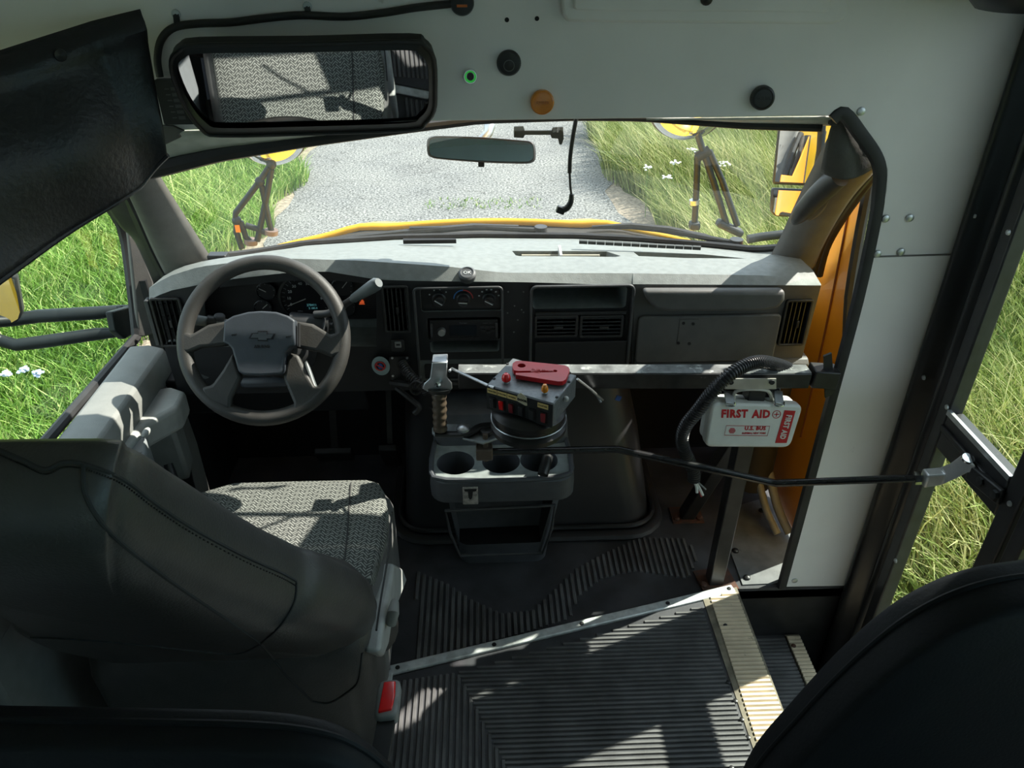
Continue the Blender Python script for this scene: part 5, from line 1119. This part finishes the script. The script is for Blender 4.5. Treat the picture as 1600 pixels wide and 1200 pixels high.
# ---- header fittings
def disc(name, lab, cat, x, y, rpx, m, prof, dome=None):
    c = P(x, y, Y=BY - 0.0005); r = rpx * 1.25e-3
    o = obj(name, B().lathe(c, (0, -1, 0), [(r * a, h) for a, h in prof], 32), m, None); tag(o, lab, cat); return o, c, r
pbt, c, r = disc('push_button', 'small chrome push button with green glowing ring, right of the wide mirror', 'button', 735, 119, 10.5, chrome, ((1, 0), (1, 0.004), (.9, 0.006), (.8, 0.006), (.8, 0.002), (.001, 0.002)))
obj('light_ring', B().tube([c + Vector((r * .68 * math.cos(t), -0.004, r * .68 * math.sin(t))) for t in np.linspace(0, 2 * math.pi, 25)[:-1]], 0.0016, 6, closed=True), led_green, pbt)
obj('button_cap', B().lathe(c, (0, -1, 0), [(r * .5, 0.001), (r * .5, 0.005), (1e-5, 0.005)], 20), mat('violet_black', (0.02, 0.014, 0.025), 0.3), pbt)
kn1, c, r = disc('indicator', 'black round knob with engraved ring above the orange lens', 'indicator', 795, 98, 17.5, black_plastic, ((1, 0), (1, 0.004), (.93, 0.007), (.85, 0.010), (.001, 0.013)))  # a plain black knob, no indicator lamp behind it
obj('engraved_ring', B().tube([c + Vector((r * .42 * math.cos(t), -0.0125, r * .42 * math.sin(t) - .003)) for t in np.linspace(0, 2 * math.pi, 25)[:-1]], 0.0008, 5, closed=True), mat('ring_grey', (0.15, 0.15, 0.15), 0.5), kn1)
ln1, c, r = disc('marker_lens', 'round orange lens on the white header above the windscreen', 'lamp', 847, 159, 17.5, mat('orange_lens', (0.75, 0.24, 0.02), 0.3, var=.06, coat=.3), ((1, 0), (1, 0.006), (.95, 0.010), (.86, 0.011), (.84, 0.010), (.001, 0.011)))
text('lettering', 'AMBER', c + Vector((0, -0.0112, 0)), (1, 0, 0), (0, 0, 1), 0.008, mat('lens_relief', (0.50, 0.13, 0.01), 0.4), ln1)
kn2, c, r = disc('indicator', 'black round knob on the right of the white header', 'indicator', 1190, 152, 17.5, black_plastic, ((1, 0), (1, 0.008), (.95, 0.012), (.8, 0.0135), (.75, 0.012), (.001, 0.013)))  # also a plain black knob, not an indicator
text('lettering', 'GUARD', c + Vector((0, -0.0131, 0)), (1, 0, 0), (0, 0, 1), 0.008, mat('knob_relief', (0.04, 0.04, 0.04), 0.4), kn2)
kn3, c, r = disc('cable_boss', 'black cable boss with orange slot at the top of the header', 'fitting', 722, 4, 16.5, black_plastic, ((1, 0), (1, 0.006), (.9, 0.010), (.001, 0.011)))
obj('orange_slot', B().box(c + Vector((0, -0.0115, -0.004)), (0.018, 0.002, 0.004)), mat('orange_trim', (0.6, 0.14, 0.02), 0.5), kn3)
HT = obj('access_hatch', B().prism([P(x, y, Y=BY - 0.001) for x, y in ((876, 0), (878, 22), (886, 33), (1298, 36), (1312, 30), (1321, 18), (1322, 0))] + [P(1322, -60, Y=BY - .001), P(876, -60, Y=BY - .001)], (0, -0.016, 0)), white_paint, None, bev=0.005)
tag(HT, 'white steel access hatch with rounded corners at the top of the header', 'hatch')
obj('hatch_panel', B().prism([P(x, y, Y=BY - 0.017) for x, y in ((896, -50), (896, 12), (900, 16), (1290, 19), (1296, 14), (1300, -50))], (0, -0.006, 0)), white_paint, HT, bev=0.003)
obj('hatch_knob', B().ball(P(1104, -2, Y=BY - 0.024), (0.011, 0.009, 0.011)), black_plastic, HT)
HW = thing('header_cable', 'black cable clipped along the header above the wide mirror', 'cable', P(480, 30, Y=BY - 0.01))
obj('cable', B().tube([P(x, y, Y=BY - 0.008) for x, y in ((250, 120), (246, 92), (252, 62), (272, 43), (310, 37), (360, 35), (410, 29), (450, 25), (480, 24), (540, 26), (600, 20), (650, 12), (705, 6))], 0.0065, 10, sm=6), rubber, HW)
for x, y in ((275, 22), (480, 10)):
    cl = obj('cable_clip', B().bar(P(x, y, Y=BY - 0.004), P(x + 2, y + 16, Y=BY - 0.010), 0.010, 0.003, up=(0, -1, 0)), black_plastic, HW)
    obj('clip_screw', B().lathe(P(x, y, Y=BY - 0.002), (0, -1, 0), [(0.008, 0), (0.007, 0.003), (0.003, 0.004), (1e-5, 0.003)], 12), steel, cl)
LBx = obj('label_plate', prect(252, 122, 340, 192, BY - 0.001, 0.003, -0.012), black_plastic, None); tag(LBx, 'black labelled module half hidden behind the wide mirror', 'module')
b = B()
for k in range(6):
    a = P(272 + k * 2.5, 139 + k * 9, Y=BY - 0.0135); b.box(a, (0.012, 0.001, 0.0055)); b.box(a + Vector((-0.013, 0, 0)), (0.008, 0.001, 0.002))
obj('label_marks', b, mat('grey_print', (0.07, 0.07, 0.07), 0.6), LBx)
TB = obj('bracket_tab', B().prism([P(x, y, Y=BY - 0.004) for x, y in ((255, 194), (272, 195), (290, 203), (281, 208), (285, 213), (262, 224), (252, 226))], (0, -0.008, 0)), mat('torn_grey_foam', (0.10, 0.095, 0.085), 0.9), None, bev=0.002)
tag(TB, 'torn grey foam tab at the left end of the header', 'tab')

# ---- black vinyl valance at the upper left
def vinyl(u, v):
    """u 0..1 from the header back along the left wall, v 0 top .. 1 bottom"""
    top = [Vector((-0.563, 1.435, 1.450)), Vector((-0.64, 1.41, 1.434)), Vector((-0.745, 1.30, 1.405)), Vector((-0.88, 1.05, 1.40)), Vector((-0.95, 0.80, 1.40))]
    bot = [Vector((-0.572, 1.425, 1.215)), Vector((-0.622, 1.40, 1.166)), Vector((-0.690, 1.27, 1.135)), Vector((-0.765, 1.10, 1.10)), Vector((-0.90, 0.80, 1.04))]
    T = np.interp; k = np.linspace(0, 1, 5)
    a = Vector([T(u, k, [p[i] for p in top]) for i in range(3)]); b_ = Vector([T(u, k, [p[i] for p in bot]) for i in range(3)])
    p = a.lerp(b_, v)
    nn = Vector((0.55, -0.75, 0.1)).normalized()
    return p + nn * (0.035 * math.sin(math.pi * v) * math.sin(math.pi * min(u * 1.2, 1)) + 0.006 * math.sin(u * 15 + v * 3) * v + 0.004 * math.sin(v * 9 + u * 5) + 0.012 * math.exp(-((v - 0.10) / 0.06) ** 2))
VV = thing('vinyl_valance', 'black grained vinyl valance draped over the upper left corner', 'valance', (-0.7, 1.3, 1.2))
obj('vinyl_sheet', B().grid(vinyl, 50, 26), black_vinyl, VV, solid=0.005)
obj('hem', B().tube([vinyl(u, 1.0) for u in np.linspace(0, 1, 40)], 0.006, 8), black_vinyl, VV)
obj('button', B().lathe(vinyl(0.36, 0.10) + Vector((0.004, -0.006, 0)), (0.55, -0.75, 0.1), [(0.010, 0), (0.009, 0.004), (0.004, 0.002), (1e-5, 0.0)], 14), black_plastic, VV)
# ---- grab handle with leather boot on the right windscreen pillar
GH = thing('grab_handle', 'dark grab handle under a grey leather boot on the right pillar', 'handle', P(1300, 260, Y=1.58))
obj('handle', B().tube([P(x, y, Y=Y) for x, y, Y in ((1312, 276, 1.565), (1296, 288, 1.585), (1275, 308, 1.605), (1255, 330, 1.625), (1244, 342, 1.64), (1240, 346, 1.655))], [0.022, 0.025, 0.024, 0.021, 0.014, 0.006], 14, sm=4), mat('dark_grey_handle', (0.040, 0.039, 0.036), 0.45), GH)
obj('handle_recess', B().tube([P(x, y, Y=Y) for x, y, Y in ((1262, 338, 1.66), (1275, 330, 1.65), (1290, 312, 1.635), (1300, 296, 1.62))], 0.012, 8, sm=4), pill_m, GH)
brow_ = [((1306, 180), (1321, 173), 1.512), ((1297, 205), (1340, 203), 1.505), ((1289, 235), (1357, 233), 1.505), ((1284, 262), (1367, 256), 1.515), ((1283, 268), (1368, 259), 1.522)]
def bootf(u, v):
    k = np.linspace(0, 1, 5); g_ = lambda a: float(np.interp(u, k, a))
    lx, ly, rx, ry, yy = g_([r[0][0] for r in brow_]), g_([r[0][1] for r in brow_]), g_([r[1][0] for r in brow_]), g_([r[1][1] for r in brow_]), g_([r[2] for r in brow_])
    return P(lx + (rx - lx) * v, ly + (ry - ly) * v + 16 * u * u * math.sin(math.pi * v), Y=yy - 0.030 * math.sin(math.pi * v) * (0.3 + .7 * u))
boot = obj('boot', B().grid(bootf, 18, 13), mat('grey_boot_leather', (0.062, 0.060, 0.055), 0.6, var=0.12, scale=30, bump=0.3, bscale=200), GH, solid=0.006, off=0)
obj('boot_hole', B().lathe(P(1322, 199, Y=1.496), (0, -1, 0.1), [(0.008, 0), (0.008, 0.001), (1e-5, 0.001)], 14), dark_hole, GH)
obj('boot_clip', B().box(P(1303, 186, Y=1.50), (0.016, 0.012, 0.022)), black_plastic, GH, bev=0.002)
# ---- dark rounded door motor cover at the top right
DM = obj('door_motor_cover', softbox(0.795, 0.975, 1.28, 1.45, 1.452, 1.62, 0.05), mat('navy_black_cover', (0.012, 0.014, 0.022), 0.4), None, angle=80)
tag(DM, 'dark rounded cover at the top right corner above the door', 'cover')
# ---- small black box on the dash by the left pillar
SBx = obj('sensor_box', B().box(P(341, 401, Y=1.765), (0.045, 0.03, 0.016)), black_plastic, None, bev=0.003); tag(SBx, 'small black box on the dash at the left windscreen corner', 'box')
# ================================================================== outside
GZ = -0.75
rng = np.random.default_rng(3)
gm_ = mat('soil_and_thatch', (0.055, 0.085, 0.022), 0.95, var=0.4, scale=3, col2=(0.10, 0.12, 0.035))
obj('ground', B().grid(lambda u, v: Vector((-40 + 80 * u, -20 + 90 * v, GZ - 0.02)), 3, 3), gm_, kind='structure')
# asphalt: speckled, cracked, crumbling at its edges
am_ = bpy.data.materials.new('cracked_asphalt'); am_.use_nodes = True
nt = am_.node_tree; N = nt.nodes; L = nt.links; bs_ = N['Principled BSDF']; bs_.inputs['Roughness'].default_value = 0.9
tc = N.new('ShaderNodeTexCoord')
def noise(scale, det=4, rough=.6):
    n = N.new('ShaderNodeTexNoise'); n.inputs['Scale'].default_value = scale; n.inputs['Detail'].default_value = det; n.inputs['Roughness'].default_value = rough; L.new(tc.outputs['Object'], n.inputs['Vector']); return n
def ramp(src, stops):
    r_ = N.new('ShaderNodeValToRGB')
    while len(r_.color_ramp.elements) < len(stops): r_.color_ramp.elements.new(0.5)
    for e, (p, c) in zip(r_.color_ramp.elements, stops): e.position = p; e.color = (*c, 1)
    L.new(src, r_.inputs['Fac']); return r_
n1 = noise(48, 3, .75); r1_ = ramp(n1.outputs['Fac'], [(0.38, (0.04, 0.042, 0.042)), (0.48, (0.13, 0.135, 0.133)), (0.62, (0.31, 0.315, 0.305))])
n2 = noise(1.3, 4); r2c = ramp(n2.outputs['Fac'], [(0.35, (0.80, 0.80, 0.80)), (0.65, (1.0, 0.99, 0.96))])
mx = N.new('ShaderNodeMixRGB'); mx.blend_type = 'MULTIPLY'; mx.inputs[0].default_value = 1; L.new(r1_.outputs[0], mx.inputs[1]); L.new(r2c.outputs[0], mx.inputs[2])
vo = N.new('ShaderNodeTexVoronoi'); vo.feature = 'DISTANCE_TO_EDGE'; vo.inputs['Scale'].default_value = 2.4
n3 = noise(5, 4); vm = N.new('ShaderNodeMixRGB'); vm.inputs[0].default_value = 0.30; L.new(tc.outputs['Object'], vm.inputs[1]); L.new(n3.outputs['Color'], vm.inputs[2]); L.new(vm.outputs[0], vo.inputs['Vector'])
r3_ = ramp(vo.outputs['Distance'], [(0.003, (0.35, 0.35, 0.34)), (0.012, (1, 1, 1))])
m2 = N.new('ShaderNodeMixRGB'); m2.blend_type = 'MULTIPLY'; m2.inputs[0].default_value = 0.8; L.new(mx.outputs[0], m2.inputs[1]); L.new(r3_.outputs[0], m2.inputs[2])
L.new(m2.outputs[0], bs_.inputs['Base Color'])
bp = N.new('ShaderNodeBump'); bp.inputs['Strength'].default_value = 0.5; bp.inputs['Distance'].default_value = 0.01; L.new(n1.outputs['Fac'], bp.inputs['Height']); L.new(bp.outputs['Normal'], bs_.inputs['Normal'])
RXL, RXR = -1.86, 1.33
def edge(y, s): return 0.10 * math.sin(y * 1.3 + s) + 0.06 * math.sin(y * 3.7 + 2 * s) + 0.03 * math.sin(y * 9.1 + s)
ny = 260
vsr = []; 
for i in range(ny + 1):
    y = -18 + 80 * i / ny; vsr += [Vector((RXL + edge(y, 0), y, GZ)), Vector((RXR + edge(y, 2), y, GZ))]
road = obj('road', B().faces(vsr, [(2 * i, 2 * i + 1, 2 * i + 3, 2 * i + 2) for i in range(ny)]), am_, kind='structure')
gv = mat('sandy_gravel', (0.25, 0.21, 0.16), 0.95, var=0.35, scale=40)
vsr = []
for i in range(ny + 1):
    y = -18 + 80 * i / ny; vsr += [Vector((RXL - 0.32 + edge(y, 5), y, GZ - 0.006)), Vector((RXL + 0.2, y, GZ - 0.006)), Vector((RXR - 0.2, y, GZ - 0.006)), Vector((RXR + 0.16 + edge(y, 1), y, GZ - 0.006))]
obj('road_shoulder', B().faces(vsr, [f for i in range(ny) for f in ((4 * i, 4 * i + 1, 4 * i + 5, 4 * i + 4), (4 * i + 2, 4 * i + 3, 4 * i + 7, 4 * i + 6))]), gv, kind='structure')

# grass: blades as real geometry
def grass_mat(name, a, b_, c):
    m = bpy.data.materials.new(name); m.use_nodes = True; nt = m.node_tree; N = nt.nodes; L = nt.links; p = N['Principled BSDF']
    p.inputs['Roughness'].default_value = 0.55; p.inputs['Specular IOR Level'].default_value = 0.3
    at = N.new('ShaderNodeAttribute'); at.attribute_name = 'tone'
    r_ = N.new('ShaderNodeValToRGB'); r_.color_ramp.elements.new(0.5)
    for e, (q, col) in zip(r_.color_ramp.elements, ((0.0, a), (0.55, b_), (1.0, c))): e.position = q; e.color = (*col, 1)
    L.new(at.outputs['Fac'], r_.inputs['Fac']); L.new(r_.outputs[0], p.inputs['Base Color'])
    tr = N.new('ShaderNodeBsdfTranslucent'); L.new(r_.outputs[0], tr.inputs['Color']); mx = N.new('ShaderNodeMixShader'); mx.inputs[0].default_value = 0.2
    L.new(p.outputs[0], mx.inputs[1]); L.new(tr.outputs[0], mx.inputs[2]); L.new(mx.outputs[0], N['Material Output'].inputs['Surface'])
    return m
def blades(name, label, x0, x1, y0, y1, n, hmin, hmax, w, m, lean, tone_mu, near_edge=None):
    x = rng.uniform(x0, x1, n); y = rng.uniform(y0, y1, n)
    if near_edge is not None:
        ex = near_edge(y); keep = ex(x) if callable(ex) else (x < ex if x0 < 0 else x > ex); x, y = x[keep], y[keep]; n = len(x)
    patch = np.sin(x * 1.7 + 1.3 * np.sin(y * 0.9)) * np.sin(y * 1.4 + 0.7 * x) * 0.5 + 0.5
    h = rng.uniform(hmin, hmax, n) * (0.7 + 0.5 * patch)
    a = rng.uniform(0, 2 * np.pi, n); la = lean[0] + rng.normal(0, lean[1], n); lm = rng.uniform(0.25, 0.8, n) * h
    ww = w * rng.uniform(0.6, 1.3, n)
    dx, dy = np.cos(a) * ww / 2, np.sin(a) * ww / 2; lx, ly = np.cos(la) * lm, np.sin(la) * lm
    z = np.full(n, GZ - 0.015)
    V = np.empty((n, 5, 3))
    V[:, 0] = np.stack([x - dx, y - dy, z], 1); V[:, 1] = np.stack([x + dx, y + dy, z], 1)
    V[:, 2] = np.stack([x - dx * .8 + lx * .35, y - dy * .8 + ly * .35, z + h * .6], 1); V[:, 3] = np.stack([x + dx * .8 + lx * .35, y + dy * .8 + ly * .35, z + h * .6], 1)
    V[:, 4] = np.stack([x + lx, y + ly, z + h * rng.uniform(.8, 1.0, n)], 1)
    me = bpy.data.meshes.new(name); me.vertices.add(5 * n); me.vertices.foreach_set('co', V.reshape(-1).astype(np.float32))
    base = (np.arange(n) * 5)[:, None]
    loops = np.concatenate([base + np.array([0, 1, 3, 2]), base + np.array([2, 3, 4])], 1).reshape(-1)
    me.loops.add(7 * n); me.loops.foreach_set('vertex_index', loops.astype(np.int32))
    st_ = np.stack([np.arange(n) * 7, np.arange(n) * 7 + 4], 1).reshape(-1); me.polygons.add(2 * n); me.polygons.foreach_set('loop_start', st_.astype(np.int32))
    me.update(calc_edges=True); me.validate()
    t = np.clip(tone_mu + 0.30 * rng.normal(size=n) + 0.35 * (patch - 0.5), 0, 1)
    at = me.attributes.new('tone', 'FLOAT', 'POINT'); at.data.foreach_set('value', np.repeat(t, 5).astype(np.float32))
    me.materials.append(m); o = bpy.data.objects.new(name, me); link(o); return tag(o, label, 'grass', None, 'stuff')
eL = lambda y: RXL - 0.12 + 0.16 * np.sin(y * 1.1) + 0.1 * np.sin(y * 4.3)
eR = lambda y: RXR + 0.10 + 0.14 * np.sin(y * 1.2 + 1) + 0.1 * np.sin(y * 3.9)
gL = grass_mat('bright_green_grass', (0.035, 0.10, 0.012), (0.19, 0.35, 0.055), (0.55, 0.62, 0.24))
gR = grass_mat('yellow_green_grass', (0.06, 0.11, 0.02), (0.27, 0.34, 0.095), (0.62, 0.58, 0.30))
blades('grass_verge', 'bright green grass verge left of the road', -7.0, -1.6, 1.6, 12.5, 200000, 0.12, 0.30, 0.009, gL, (R(-60), 1.6), 0.50, eL)
blades('grass_verge', 'long pale yellow-green grass right of the road and door', 1.2, 7.5, 0.6, 12.5, 200000, 0.28, 0.60, 0.008, gR, (R(205), 0.7), 0.50, eR)
blades('weed_strip', 'sparse grass tufts along the cracked road edge', -0.55, 0.55, 6.75, 7.05, 260, 0.02, 0.07, 0.01, gL, (0, 3), 0.45)

# wild flowers in the verges
flm = mat('white_petals', (0.78, 0.78, 0.76), 0.7); flb = mat('lavender_petals', (0.55, 0.62, 0.85), 0.7); stm = mat('flower_stem', (0.10, 0.20, 0.04), 0.8)
def flower(lab, x, y, zf, m, r, grp):
    c = P(x, y, Z=GZ + zf)
    f = thing('wild_flower', lab, 'flower', Vector((c.x, c.y, GZ)), grp)
    b = B()
    for k in range(14):
        a, q = rng.uniform(0, 6.28), rng.uniform(0.2, 1) * r
        b.ball(c + Vector((q * math.cos(a), q * math.sin(a), 0.012 * rng.uniform(-1, 1) - q * .15)), (0.012, 0.012, 0.006), 6)
    obj('flower_head', b, m, f); obj('stem', B().tube([c + Vector((0, 0, -0.005)), Vector((c.x + .02, c.y, GZ))], 0.003, 5), stm, f)
for x, y, lab in ((1012, 260, 'white umbel flower nearest the road edge in the right grass'), (1054, 253, 'white umbel flower just left of the right mirror tripod, upper of two'), (1043, 276, 'white umbel flower lowest of the five in the right grass'), (1083, 233, 'white umbel flower highest of the five, behind the tripod clamp'), (1133, 255, 'white umbel flower right of the mirror tripod')): flower(lab, x, y, 0.45, flm, 0.05, 'white flowers in the right verge')
for x, y, lab in ((10, 584, 'lavender flower at the left photo edge outside the left window'), (34, 577, 'lavender flower in the middle of three outside the left window'), (60, 582, 'lavender flower nearest the windscreen of three outside the left window')): flower(lab, x, y, 0.22, flb, 0.028, 'lavender flowers in the left verge')

# bonnet, cowl, wipers
HD = thing('bonnet', 'yellow school bus bonnet below the windscreen', 'bonnet', (0, 2.6, 0.2))
def hoodf(u, v):
    x = -0.86 + 1.72 * u; y = 2.16 + 0.95 * v; s = abs(x) / 0.86
    z = 0.822 - 0.055 * s ** 2 - 0.075 * s ** 5 - 0.36 * (y - 2.16) - 0.16 * max(0, y - 2.5) ** 1.5
    z += 0.012 * math.exp(-((abs(x) - 0.36) / 0.06) ** 2)
    return Vector((x, y - 0.20 * s * s * (1 - v), z))
obj('bonnet_panel', B().grid(hoodf, 49, 25), bus_yellow, HD, solid=0.02)
obj('wing', B().loft([[Vector((s * 0.84, y, z)) for y, z in ((2.17, 0.58), (2.6, 0.50), (3.1, 0.25), (3.1, -0.2), (2.17, -0.2))] if k == 0 else [Vector((s * 1.0, y, z)) for y, z in ((2.17, 0.50), (2.6, 0.42), (3.08, 0.18), (3.08, -0.2), (2.17, -0.2))] for k in (0, 1)] if (s := -1) else []), bus_yellow, HD, bev=0.02)
obj('wing', B().loft([[Vector((0.84, y, z)) for y, z in ((2.17, 0.58), (2.6, 0.50), (3.1, 0.25), (3.1, -0.2), (2.17, -0.2))], [Vector((1.0, y, z)) for y, z in ((2.17, 0.50), (2.6, 0.42), (3.08, 0.18), (3.08, -0.2), (2.17, -0.2))]]), bus_yellow, HD, bev=0.02)
obj('cowl', B().grid(lambda u, v: base_pt(312 + 918 * u).lerp(hoodf(0.04 + .92 * u, 0.0) + Vector((0, 0.03, -0.012)), v) + Vector((0, 0.012 + 0.01 * v, -0.012)), 40, 4), mat('faded_black_cowl', (0.028, 0.028, 0.028), 0.6), HD, solid=0.01)
def wiper(lab, pts, blade):
    w = thing('wiper', lab, 'wiper', pts[0])
    obj('wiper_arm', B().tube(pts, 0.008, 8), black_metal, w); obj('wiper_blade', B().tube(blade, [0.005, 0.010, 0.011, 0.010, 0.005], 8), rubber, w); obj('wiper_pivot', B().cyl(pts[0] + Vector((0, 0, -.03)), pts[0] + Vector((0, 0, .012)), 0.018), black_metal, w)
wiper('left black wiper lying along the bottom of the windscreen', [P(845, 360, Y=2.10), P(760, 356, Y=2.09), P(640, 358, Y=2.08)], [P(480, 381, Y=2.03), P(560, 371, Y=2.06), P(650, 362, Y=2.08), P(740, 354, Y=2.09), P(810, 354, Y=2.10)])
wiper('right black wiper lying along the bottom of the windscreen', [P(1150, 380, Y=1.97), P(1080, 367, Y=2.03), P(1010, 356, Y=2.08)], [P(925, 355, Y=2.10), P(985, 353, Y=2.09), P(1045, 359, Y=2.06), P(1100, 370, Y=2.02), P(1150, 385, Y=1.96)])
LV = [P(x, y, Y=2.04) for x, y in ((1068, 366), (1078, 361), (1088, 364), (1084, 369), (1074, 371))]
lf = obj('fallen_leaf', B().prism(LV, (0, 0.002, 0.003)), mat('dry_leaf_yellow', (0.55, 0.38, 0.08), 0.7), None); tag(lf, 'dry yellow leaf caught on the right wiper', 'leaf')

# crossover mirrors on tripods
def tube_thing(parent, segs, r, m=black_metal):
    for s_ in segs: obj('tripod_arm', B().tube(s_, r, 10, sm=0), m, parent)
arm_m = mat('weathered_black_tube', (0.010, 0.014, 0.015), 0.5, spec=0.4)
CY_ = 2.95
p3 = lambda x, y, Y=CY_: P(x, y, Y=Y)
def dome(parent, c, r, nrm):
    x, y, d = frame_of(nrm)
    pr_ = [(r * math.sin(a), r * .55 * (math.cos(a)) - 0.10 * r) for a in np.linspace(math.pi / 2, 0.02, 12)]
    obj('mirror_dome', B().lathe(c, nrm, pr_, 36, caps=False), mirror_m, parent, angle=80)
    obj('mirror_back', B().lathe(c, -Vector(nrm), [(r * 1.0, 0.0 + 0.1 * r), (r * .98, 0.02), (r * .5, 0.05), (1e-5, 0.055)], 36), arm_m, parent)
    obj('mirror_rim', B().tube([c - d * 0.10 * r + (x * math.cos(t) + y * math.sin(t)) * r for t in np.linspace(0, 2 * math.pi, 41)[:-1]], 0.009, 8, closed=True), black_plastic, parent)
CR = thing('crossover_mirror', 'round convex mirror on tripod arms above the right wing', 'mirror', p3(1100, 345))
cR = p3(1072, 172); dome(CR, cR, 0.135, Vector((-0.25, -1, -0.45)).normalized())
tube_thing(CR, [[p3(1082, 195), p3(1091, 213), p3(1099, 238)], [p3(1090, 243), p3(1088, 300), p3(1085, 352)], [p3(1100, 240), p3(1115, 285), p3(1135, 350)], [p3(1108, 236), p3(1128, 282), p3(1152, 352)]], 0.013, arm_m)
obj('clamp', B().tube([p3(1088, 246), p3(1100, 240), p3(1109, 234)], 0.020, 10), arm_m, CR)
obj('clamp', B().cyl(p3(1085, 312), p3(1085, 319), 0.020), steel, CR)
obj('tripod_foot', B().box(p3(1140, 356), (0.12, 0.05, 0.03), ry=R(25)), arm_m, CR, bev=0.01)
obj('tripod_foot', B().box(p3(1085, 352), (0.04, 0.05, 0.03)), arm_m, CR, bev=0.008)
obj('side_arm', B().tube([p3(1168, 374), p3(1190, 370), p3(1225, 366)], 0.018, 10), arm_m, CR)
CL = thing('crossover_mirror', 'round convex mirror on bent tripod arms above the left wing', 'mirror', p3(400, 370))
cL = p3(424, 218); dome(CL, cL, 0.125, Vector((0.25, -1, -0.55)).normalized())
tube_thing(CL, [[p3(420, 225), p3(424, 248), p3(424, 256), p3(406, 283), p3(368, 333), p3(368, 344)], [p3(370, 346), p3(369, 362), p3(378, 388)], [p3(409, 290), p3(414, 315), p3(421, 350), p3(424, 360)], [p3(424, 264), p3(418, 300), p3(412, 330), p3(402, 376)], [p3(376, 346), p3(384, 370), p3(392, 378)], [p3(384, 352), p3(400, 357), p3(416, 364)]], 0.012, arm_m)
for x, y in ((424, 257), (406, 284), (370, 345)): obj('clamp', B().ball(p3(x, y), (0.02, 0.02, 0.02), 10), arm_m, CL)
for x, y in ((424, 363), (392, 378)): obj('tripod_foot', B().cyl(p3(x, y + 3), p3(x, y - 4), 0.026), mat('worn_foot_brown', (0.16, 0.11, 0.09), 0.6), CL)
obj('amber_reflector', B().box(p3(373, 355) + Vector((0, -.015, 0)), (0.018, 0.006, 0.03)), amber_lens, CL)

# side mirrors
def flat_mirror(parent, quad, nrm, depth, name='mirror_glass', inset=0.90):
    c = sum(quad, Vector()) / len(quad)
    obj('mirror_case', B().loft([[c + (p - c) * s_ + nrm * h for p in quad] for s_, h in ((1.0, 0.004), (1.0, -depth * .5), (0.8, -depth))]), black_plastic, parent, bev=0.008)
    obj(name, B().prism([c + (p - c) * inset + nrm * 0.0042 for p in quad], nrm * 0.001), mirror_m, parent)
LS = thing('side_mirror', 'black side mirror on two tubular arms outside the left window', 'mirror', Vector((-1.32, 1.84, 0.6)))
a0, a1 = P(188, 487, X=-0.985), P(205, 484, X=-0.96)
mcl = P(-12, 470, X=-1.27); tl_ = Vector((-1.06, 0.2, 0.30)); nl = ((EYE - mcl).normalized() + (tl_ - mcl).normalized()).normalized(); rxl = Vector((-nl.y, nl.x, 0)).normalized(); uzl = rxl.cross(nl); uzl = uzl if uzl.z > 0 else -uzl
q_ = [PP(x, y, mcl, nl) for x, y in ((-52, 440), (-48, 428), (14, 424), (26, 432), (36, 488), (32, 500), (20, 507), (-50, 518), (-58, 510))]
flat_mirror(LS, q_, nl, 0.06)
obj('mirror_arm', B().tube([P(204, 483, X=-0.965), P(185, 485, X=-1.0), P(150, 489, X=-1.05), P(60, 494, X=-1.19), P(20, 500, X=-1.25), P(-40, 505, X=-1.30)], [0.012, 0.015, 0.018, 0.018, 0.017, 0.016], 12), arm_m, LS)
obj('mirror_arm', B().tube([P(190, 519, X=-0.985), P(150, 522, X=-1.05), P(60, 535, X=-1.17), P(25, 539, X=-1.22), P(0, 532, X=-1.26), P(-30, 516, X=-1.29)], [0.012, 0.017, 0.017, 0.016, 0.016, 0.015], 12), arm_m, LS)
obj('arm_bracket', B().prism([P(x, y, X=-0.955) for x, y in ((176, 487), (207, 478), (213, 520), (196, 530), (182, 518))], (-0.02, 0, 0)), arm_m, LS, bev=0.004)
obj('bracket_bolt', B().cyl(P(190, 484, X=-0.99), P(190, 479, X=-0.99), 0.013), black_plastic, LS)

RS = thing('side_mirror', 'tall black framed side mirror beyond the right of the windscreen', 'mirror', Vector((1.10, 2.5, 0.7)))
mr = P(1255, 265, Y=2.55); tr_ = Vector((0.86, 1.55, 0.98)); nr = ((EYE - mr).normalized() + (tr_ - mr).normalized()).normalized()
rp_ = lambda x, y: PP(x, y, mr, nr)
flat_mirror(RS, [rp_(x, y) for x, y in ((1207, 288), (1217, 190), (1226, 186), (1300, 186), (1306, 196), (1300, 292))], nr, 0.06, inset=0.93)
flat_mirror(RS, [rp_(x, y) for x, y in ((1203, 330), (1205, 294), (1300, 298), (1296, 342), (1210, 338))], nr, 0.05, 'convex_glass', inset=0.90)
obj('mirror_post', B().tube([rp_(1285, 180), rp_(1280, 260), rp_(1275, 345), P(1235, 366, Y=2.3)], 0.014, 10), arm_m, RS)

# lettering to meshes, so that each word is an object of its own
bpy.context.view_layer.update()
dg = bpy.context.evaluated_depsgraph_get()
for t in [o for o in COL.objects if o.type == 'FONT']:
    me = bpy.data.meshes.new_from_object(t.evaluated_get(dg)); nm = t.name
    n = bpy.data.objects.new('lettering', me); COL.objects.link(n); n.parent = t.parent; n.matrix_parent_inverse = t.matrix_parent_inverse.copy(); n.matrix_basis = t.matrix_basis.copy()
    kind_ = nm.split('.')[0]; bpy.data.objects.remove(t); n.name = kind_
